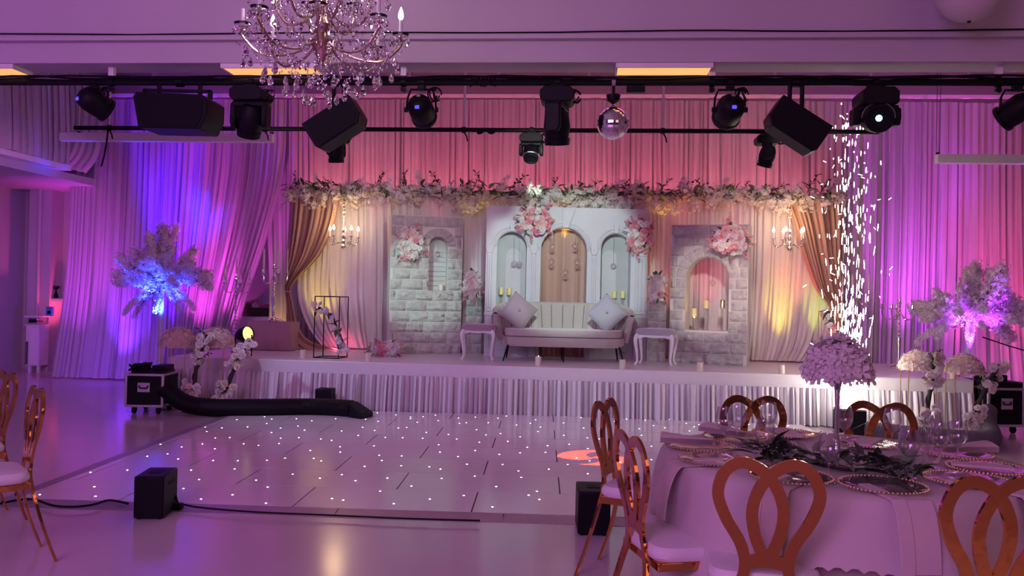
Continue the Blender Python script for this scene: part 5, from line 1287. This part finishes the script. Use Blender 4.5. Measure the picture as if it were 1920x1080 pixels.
t = thing('blue_carton', 'small blue carton standing on the side cabinet', 'carton', (PY(88, 580, 13.75).x, 13.72, H_)); B().box(0, .11, 0, .06, 0, .155).build('box', BLUEP, t, bevel=.004); B().lathe([(.03, -.002), (.03, 0)], 12).build('emblem', WHITEW, t, loc=(.055, 0, .06), rot=(PI / 2, 0, 0))
t = thing('dark_ornament', 'dark ornament on the recess sill beside the drape', 'ornament', (PY(105, 556, 14.1).x, 14.1, PY(105, 558, 14.1).z)); B().lathe([(.04, 0), (.03, .06), (.012, .09), (.012, .14), (.06, .17), (.05, .20)], 12).build('body', BLACK, t)
struct('trim_8', B().box(PY(92, 556, 14.2).x, PY(135, 556, 14.2).x, 14.0, 14.3, PY(105, 560, 14.1).z - .04, PY(105, 560, 14.1).z), WHITEW)

# ================================================================ gold chairs
def chair_yf(z): return -.205 - .10 * max(0, z - .46) if z > .46 else -.205 - .12 * (1 - z / .46) ** 1.5
def make_chair(label):
    t = thing('banquet_chair', label, 'chair', (0, 0, 0), 0, 'gold banquet chairs')
    for s in (-1, 1):
        P = smoothpath([(s * x, 0, z) for x, z in ((-.165, 0), (-.165, .18), (-.135, .36), (-.078, .50), (-.088, .60), (-.145, .70), (-.174, .79), (-.150, .868), (-.098, .902), (-.042, .888), (.004, .852), (.040, .79), (.054, .72), (.042, .64), (.016, .575), (.0, .545))], 5)
        ws = [.030 + .012 * min(1, i / 20) for i in range(len(P))]
        B().ribbon([(p.x, p.z) for p in P], ws, .0135 + .0012 * s, chair_yf).build('back_loop', GOLD, t, smooth=40)
    B().ribbon([(-.085, .535), (-.03, .55), (.03, .55), (.085, .535)], .05, .013, chair_yf).build('back_joint', GOLD, t)
    B().prism([(-.195, .405), (.195, .405), (.195, .442), (-.195, .442)], -.19, .20).build('seat_frame', GOLD, t, bevel=.006)
    b = B(); out = [(.205 * math.copysign(abs(math.cos(2 * PI * i / 32)) ** .35, math.cos(2 * PI * i / 32)), .005 + .205 * math.copysign(abs(math.sin(2 * PI * i / 32)) ** .35, math.sin(2 * PI * i / 32))) for i in range(32)]
    pf = [(.96, .442), (1.0, .455), (1.0, .475), (.94, .495), (.6, .505)]
    b.add([(x * k, y * k, z) for k, z in pf for x, y in out], [[i + k * 32, (i + 1) % 32 + k * 32, (i + 1) % 32 + (k + 1) * 32, i + (k + 1) * 32] for k in range(4) for i in range(32)] + [[128 + i for i in range(32)], list(range(32))[::-1]])
    b.build('seat', SEATW, t)
    for s in (-1, 1):
        b = B(); pr = [(.0, .021), (.06, .019), (.2, .022), (.33, .034), (.42, .045)]
        for (za_, wa), (zb_, wb) in zip(pr, pr[1:]): b.hexa([(-wa, -.014, za_), (wa, -.014, za_), (wa, .014, za_), (-wa, .014, za_)], [(-wb, -.014, zb_), (wb, -.014, zb_), (wb, .014, zb_), (-wb, .014, zb_)])
        b.build('leg', GOLD, t, smooth=0, loc=(s * .155, .175, 0))
    return t
TC = V((1.16, 4.05, 0)); TR = .80; TZ = .76
def chair_at(px, py, label, first=None, face=None, rz=None):
    p = PZ(px, py, .89); fdir = (TC - p) if face is None else V(face); a = math.atan2(-fdir.x, fdir.y) if rz is None else rz
    c = V((p.x, p.y, 0)) - V((-math.sin(a), math.cos(a), 0)) * -.245
    if first: first.location = c; first.rotation_euler = (0, 0, a); return first
    return dup(ch0, c, a, label)
ch0 = make_chair('gold loop-back chair nearest at the round table, its whole back loop facing us')
chair_at(1442, 876, '', ch0, face=(.12, 1))
chair_at(1872, 910, 'gold loop-back chair at the round table, cut by the right edge of the frame', face=(-.15, 1))
chair_at(1180, 826, 'gold loop-back chair side on at the round table, the nearer of the overlapping two', face=(1, .33))
chair_at(1134, 760, 'gold loop-back chair side on at the round table, the farther of the overlapping two', face=(1, -.42))
chair_at(1412, 752, 'gold loop-back chair across the round table behind the wine glasses', face=(.05, -1))
chair_at(1650, 764, 'gold loop-back chair across the round table in front of the spark machine', face=(-.25, -1))
chair_at(68, 736, 'gold loop-back chair at the left edge of the frame, nearer, seen edge on', face=(-.70, -.72))
chair_at(12, 706, 'gold loop-back chair at the left edge of the frame, farther, facing away from the stage', face=(-.55, -.75))

# ================================================================ round table laid for a banquet
tb = thing('round_table', 'round banquet table under the white cloths', 'table', TC)
B().lathe([(TR - .01, TZ - .03), (TR - .005, TZ - .012)], 40).build('tabletop', WHITEW, tb)
for i in range(4): a = PI / 4 + PI / 2 * i; B().tube([(.5 * math.cos(a), .5 * math.sin(a), 0), (.5 * math.cos(a), .5 * math.sin(a), TZ - .03)], .018, 8).build('leg', GREY, tb)
def cloth(name, label, drop, amp, nf, scal, zt, seed, parent):
    rnd = random.Random(seed); ph = [rnd.uniform(0, 6) for _ in range(4)]
    def fn(u, v):
        a = 2 * PI * u
        if v < .25: r = (TR + .002) * v / .25; return (r * math.cos(a), r * math.sin(a), zt)
        t = (v - .25) / .75; dr = drop(a) if callable(drop) else drop
        edge = scal * abs(math.sin(a * 45)) * (1 if t > .9 else 0)
        f_ = (math.sin(nf * a + ph[0]) + .6 * math.sin(nf * 1.7 * a + ph[1]) + .5 * math.sin((nf * .5) * a + ph[2]))
        r = TR + .006 + min(.012, t * .08) + amp * t * (.55 + .5 * f_) + (.02 if drop is not None and callable(drop) else -.20) * t
        return (r * math.cos(a), r * math.sin(a), zt - .006 * min(1, t * 12) - dr * t + edge)
    B().grid(fn, 270, 24, wrap=True).build(name, CLOTH, parent, smooth=80)
t = thing('tablecloth', 'white floor-length cloth beneath the scalloped overlay on the round table', 'tablecloth', TC); cloth('cloth', '', TZ - .012, .03, 9, 0, TZ, 1, t)
t = thing('table_overlay', 'white scalloped overlay cloth draped over the round table', 'tablecloth', TC); cloth('overlay', '', lambda a: .36 + .10 * math.sin(2 * a + 1.1) + .06 * math.sin(4 * a), .065, 7, .016, TZ + .004, 2, t)
ZT = TZ + .0045
# charger plates
def make_plate(label):
    t = thing('charger_plate', label, 'plate', (0, 0, 0), 0, 'glass charger plates')
    B().lathe([(0, .004), (.09, .004), (.105, .010), (.158, .018), (.160, .021), (.105, .014), (.088, .008), (0, .008)], 40).build('glass_dish', GLASS, t)
    b = B()
    for i in range(64): a = 2 * PI * i / 64; b.sphere((.160 * math.cos(a), .160 * math.sin(a), .020), .0052, 6, 4)
    b.build('beaded_rim', mat('rose_gold_bead', (.72, .50, .40), .3, 1, var=.05), t, kind='stuff'); return t
PLT = [(1310, 836, 'charger plate next to the pair of side-on chairs, toward the stage'), (1342, 862, 'charger plate next to the pair of side-on chairs, with a napkin hanging below'), (1378, 820, 'charger plate before the chair behind the wine glasses, on its far side'),
       (1470, 813, 'charger plate before the chair behind the wine glasses, with a folded napkin'), (1625, 831, 'charger plate before the chair in front of the spark machine'), (1468, 900, 'charger plate just above the nearest chair back'), (1657, 912, 'charger plate at the near edge over the long hanging napkin'),
       (1812, 900, 'charger plate beside the frame-edge chair, nearest it'), (1850, 878, 'charger plate at the outer side of the table behind another plate'), (1790, 850, 'charger plate beyond the glass jug with a fanned napkin')]
pl0 = None; PP = []
for px, py, lb in PLT:
    p = PZ(px, py, ZT + .015); d = V((p.x, p.y, 0)) - TC
    if d.length > TR - .175: d = d.normalized() * (TR - .175)
    c = TC + d; c.z = ZT; PP.append((c, d.normalized()))
    if pl0 is None: pl0 = make_plate(lb); pl0.location = c
    else: dup(pl0, c, 0, lb)
def hang_napkin(label, c, d, w_=.15, drop=.24, r0=.05):
    t = thing('napkin', label, 'napkin', (c.x, c.y, 0), math.atan2(d.y, d.x)); R0 = (V((c.x, c.y, 0)) - TC).length
    e = TR - R0 + .012; bd_ = e + .075
    pts = [(-r0, ZT + .003), (e - .02, ZT + .003), (e + .02, ZT - .005), (e + .05, ZT - .05), (bd_, ZT - drop * .6), (bd_ + .01, ZT - drop)]
    P = smoothpath([(x, 0, z) for x, z in pts], 4); b = B()
    for k, (ya, yb, th_) in enumerate(((-w_ / 2, w_ / 2, .004), (-w_ / 2 + .004, -w_ / 2 + .05, .009))):
        q = [(p.x, p.z) for p in P]; out = q + [(x + (th_ if x > e else 0), z + (th_ if x <= e + .02 else 0)) for x, z in q[::-1]]
        bb = B(); bb.prism(out, ya, yb); bb.build('fold' if k else 'linen', NAPKIN, t, smooth=40)
hang_napkin('blush napkin hanging long over the near table edge', PP[6][0], V((.18, -1, 0)).normalized())
hang_napkin('blush napkin hanging over the table edge by the side-on chairs', PP[1][0], PP[1][1], .14, .22)
hang_napkin('blush napkin hanging over the table edge behind the nearest chair back', PP[5][0], PP[5][1], .14, .25)
hang_napkin('blush napkin hanging over the table edge beside the frame-edge chair', PP[7][0], PP[7][1], .14, .25)
for i, lb in ((3, 'folded napkin lying on the plate before the chair behind the wine glasses'), (4, 'folded napkin lying on the plate before the spark machine chair'), (8, 'folded napkin lying on the plate at the outer side of the table')):
    c, d = PP[i]; t = thing('napkin', lb, 'napkin', (c.x, c.y, ZT + .022), math.atan2(d.y, d.x)); B().box(-.14, .10, -.055, .055, 0, .006).build('linen', NAPKIN, t, bevel=.002); B().box(-.14, .10, -.055, -.01, .006, .010).build('fold', NAPKIN, t, bevel=.002)
for i, lb in ((0, 'napkin folded in a soft roll on the plate by the side-on chairs'), (2, 'napkin folded in a soft roll at the far edge beside the wine glasses'), (9, 'fanned blush napkin on the plate beyond the glass jug')):
    c, d = PP[i]; t = thing('napkin', lb, 'napkin', (c.x, c.y, ZT + .022), math.atan2(d.y, d.x))
    for k in range(5): B().grid(lambda u, v, k=k: (-.06 + .24 * v, (u - .5) * (.05 + .10 * v), .004 + .006 * k + .018 * v * math.sin(PI * u) + .004 * v), 6, 6).build('fold', NAPKIN, t)
# glasses
def make_glass(label):
    t = thing('wine_glass', label, 'glass', (0, 0, 0), 0, 'wine glasses')
    B().lathe([(.034, 0), (.033, .003), (.010, .006), (.0045, .012), (.004, .075), (.008, .084), (.028, .10), (.041, .128), (.042, .155), (.034, .20), (.0328, .20), (.0405, .155), (.0395, .13), (.027, .1025), (.006, .088), (0, .087)], 24).build('glass', GLASS, t); return t
GL = [(1357, 842, 'wine glass nearest the side-on chairs, in front of a far chair back'), (1382, 836, 'wine glass close behind another, in front of a far chair back'), (1433, 872, 'wine glass at the tip of the leaf garland'), (1440, 828, 'wine glass in front of the far chair with two overlapping loops'),
      (1553, 905, 'wine glass in front of the middle of the leaf garland'), (1582, 838, 'wine glass just behind the tall vase stem'), (1672, 842, 'wine glass in front of the spark machine chair'), (1704, 897, 'wine glass before the ribbed glass jug'), (1762, 878, 'wine glass beyond the jug handle'), (1795, 874, 'wine glass furthest from the vase, past the jug'), (1748, 850, 'wine glass behind the jug toward the orchid stand')]
g0 = None
for px, py, lb in GL:
    c = PZ(px, py, ZT); c.z = ZT
    if g0 is None: g0 = make_glass(lb); g0.location = c
    else: dup(g0, c, 0, lb)
c = PZ(1712, 884, ZT); t = thing('glass_jug', 'ribbed glass jug with handle standing at the end of the leaf garland', 'jug', (c.x, c.y, ZT), -.3)
B().lathe([(.054, 0), (.056, .004), (.060, .16), (.057, .16), (.052, .008), (0, .008)], 36, wob=lambda a: 1 + .02 * math.cos(18 * a)).build('body', GLASS, t)
B().tube(smoothpath([(.058, 0, .13), (.09, 0, .125), (.10, 0, .08), (.085, 0, .045), (.057, 0, .04)], 4), .006, 6).build('handle', GLASS, t)
# centrepiece
c = PZ(1568, 846, ZT); zt_ = PY(1570, 694, c.y).z - ZT
t = thing('trumpet_vase', 'tall silver trumpet vase holding a dome of white flowers', 'vase', (c.x, c.y, ZT))
B().lathe([(.055, 0), (.056, .006), (.02, .012), (.016, .03), (.011, .05), (.010, zt_ * .55), (.013, zt_ * .75), (.024, zt_ * .9), (.062, zt_), (.059, zt_), (.02, zt_ * .89), (0, zt_ * .86)], 24).build('vase_body', SILVER, t)
B().lathe([(.022, .012), (.026, .03), (.024, .06), (.014, .075)], 16).build('collar', GLASS, t)
hf = (PY(1570, 632, c.y).z - PY(1570, 706, c.y).z)
put('flower_head', dome_mesh('flower_head', .142, hf * .98, 420, .032, [PETW], 14, rag=.10), t, (0, 0, zt_ - .035))
# eucalyptus runner
pa = [PZ(x, y, ZT + .03) for x, y in ((1418, 856), (1450, 853), (1500, 858), (1545, 868), (1590, 876), (1635, 876), (1675, 884), (1705, 893))]
t = thing('leaf_garland', 'eucalyptus leaf garland lying across the round table', 'garland', (pa[3].x, pa[3].y, ZT)); P = smoothpath([p - pa[3] - V((0, 0, 0)) + V((0, 0, .03)) for p in pa], 6)
P = [V((p.x, p.y, .02)) for p in P]; B().tube(P, .008, 5).build('stem', TWIG, t); rnd = random.Random(44)
GLF = [leaf_mesh('leaf', mat('eucalyptus_leaf', (.13, .22, .11), .6, var=.35, scale=30), .10, .045), leaf_mesh('leaf', mat('dusky_leaf', (.27, .29, .24), .6, var=.35, scale=30), .09, .042), LEAFM[1]]
for i in range(190):
    k = rnd.randrange(len(P)); u = k / (len(P) - 1); d = (P[min(k + 1, len(P) - 1)] - P[max(k - 1, 0)]).normalized(); s = rnd.choice((-1, 1)); nn = V((-d.y, d.x, 0))
    v = d * rnd.uniform(-.3, 1) * (1 if u > .5 else -1) + nn * s * rnd.uniform(.2, 1) + V((0, 0, rnd.uniform(.0, .75)))
    p = P[k] + nn * s * rnd.uniform(0, .045) + V((0, 0, rnd.uniform(.0, .05))); put('leaf', rnd.choice(GLF), t, p, v.to_track_quat('Y', 'Z').to_euler(), scale=rnd.uniform(.6, 1.05))
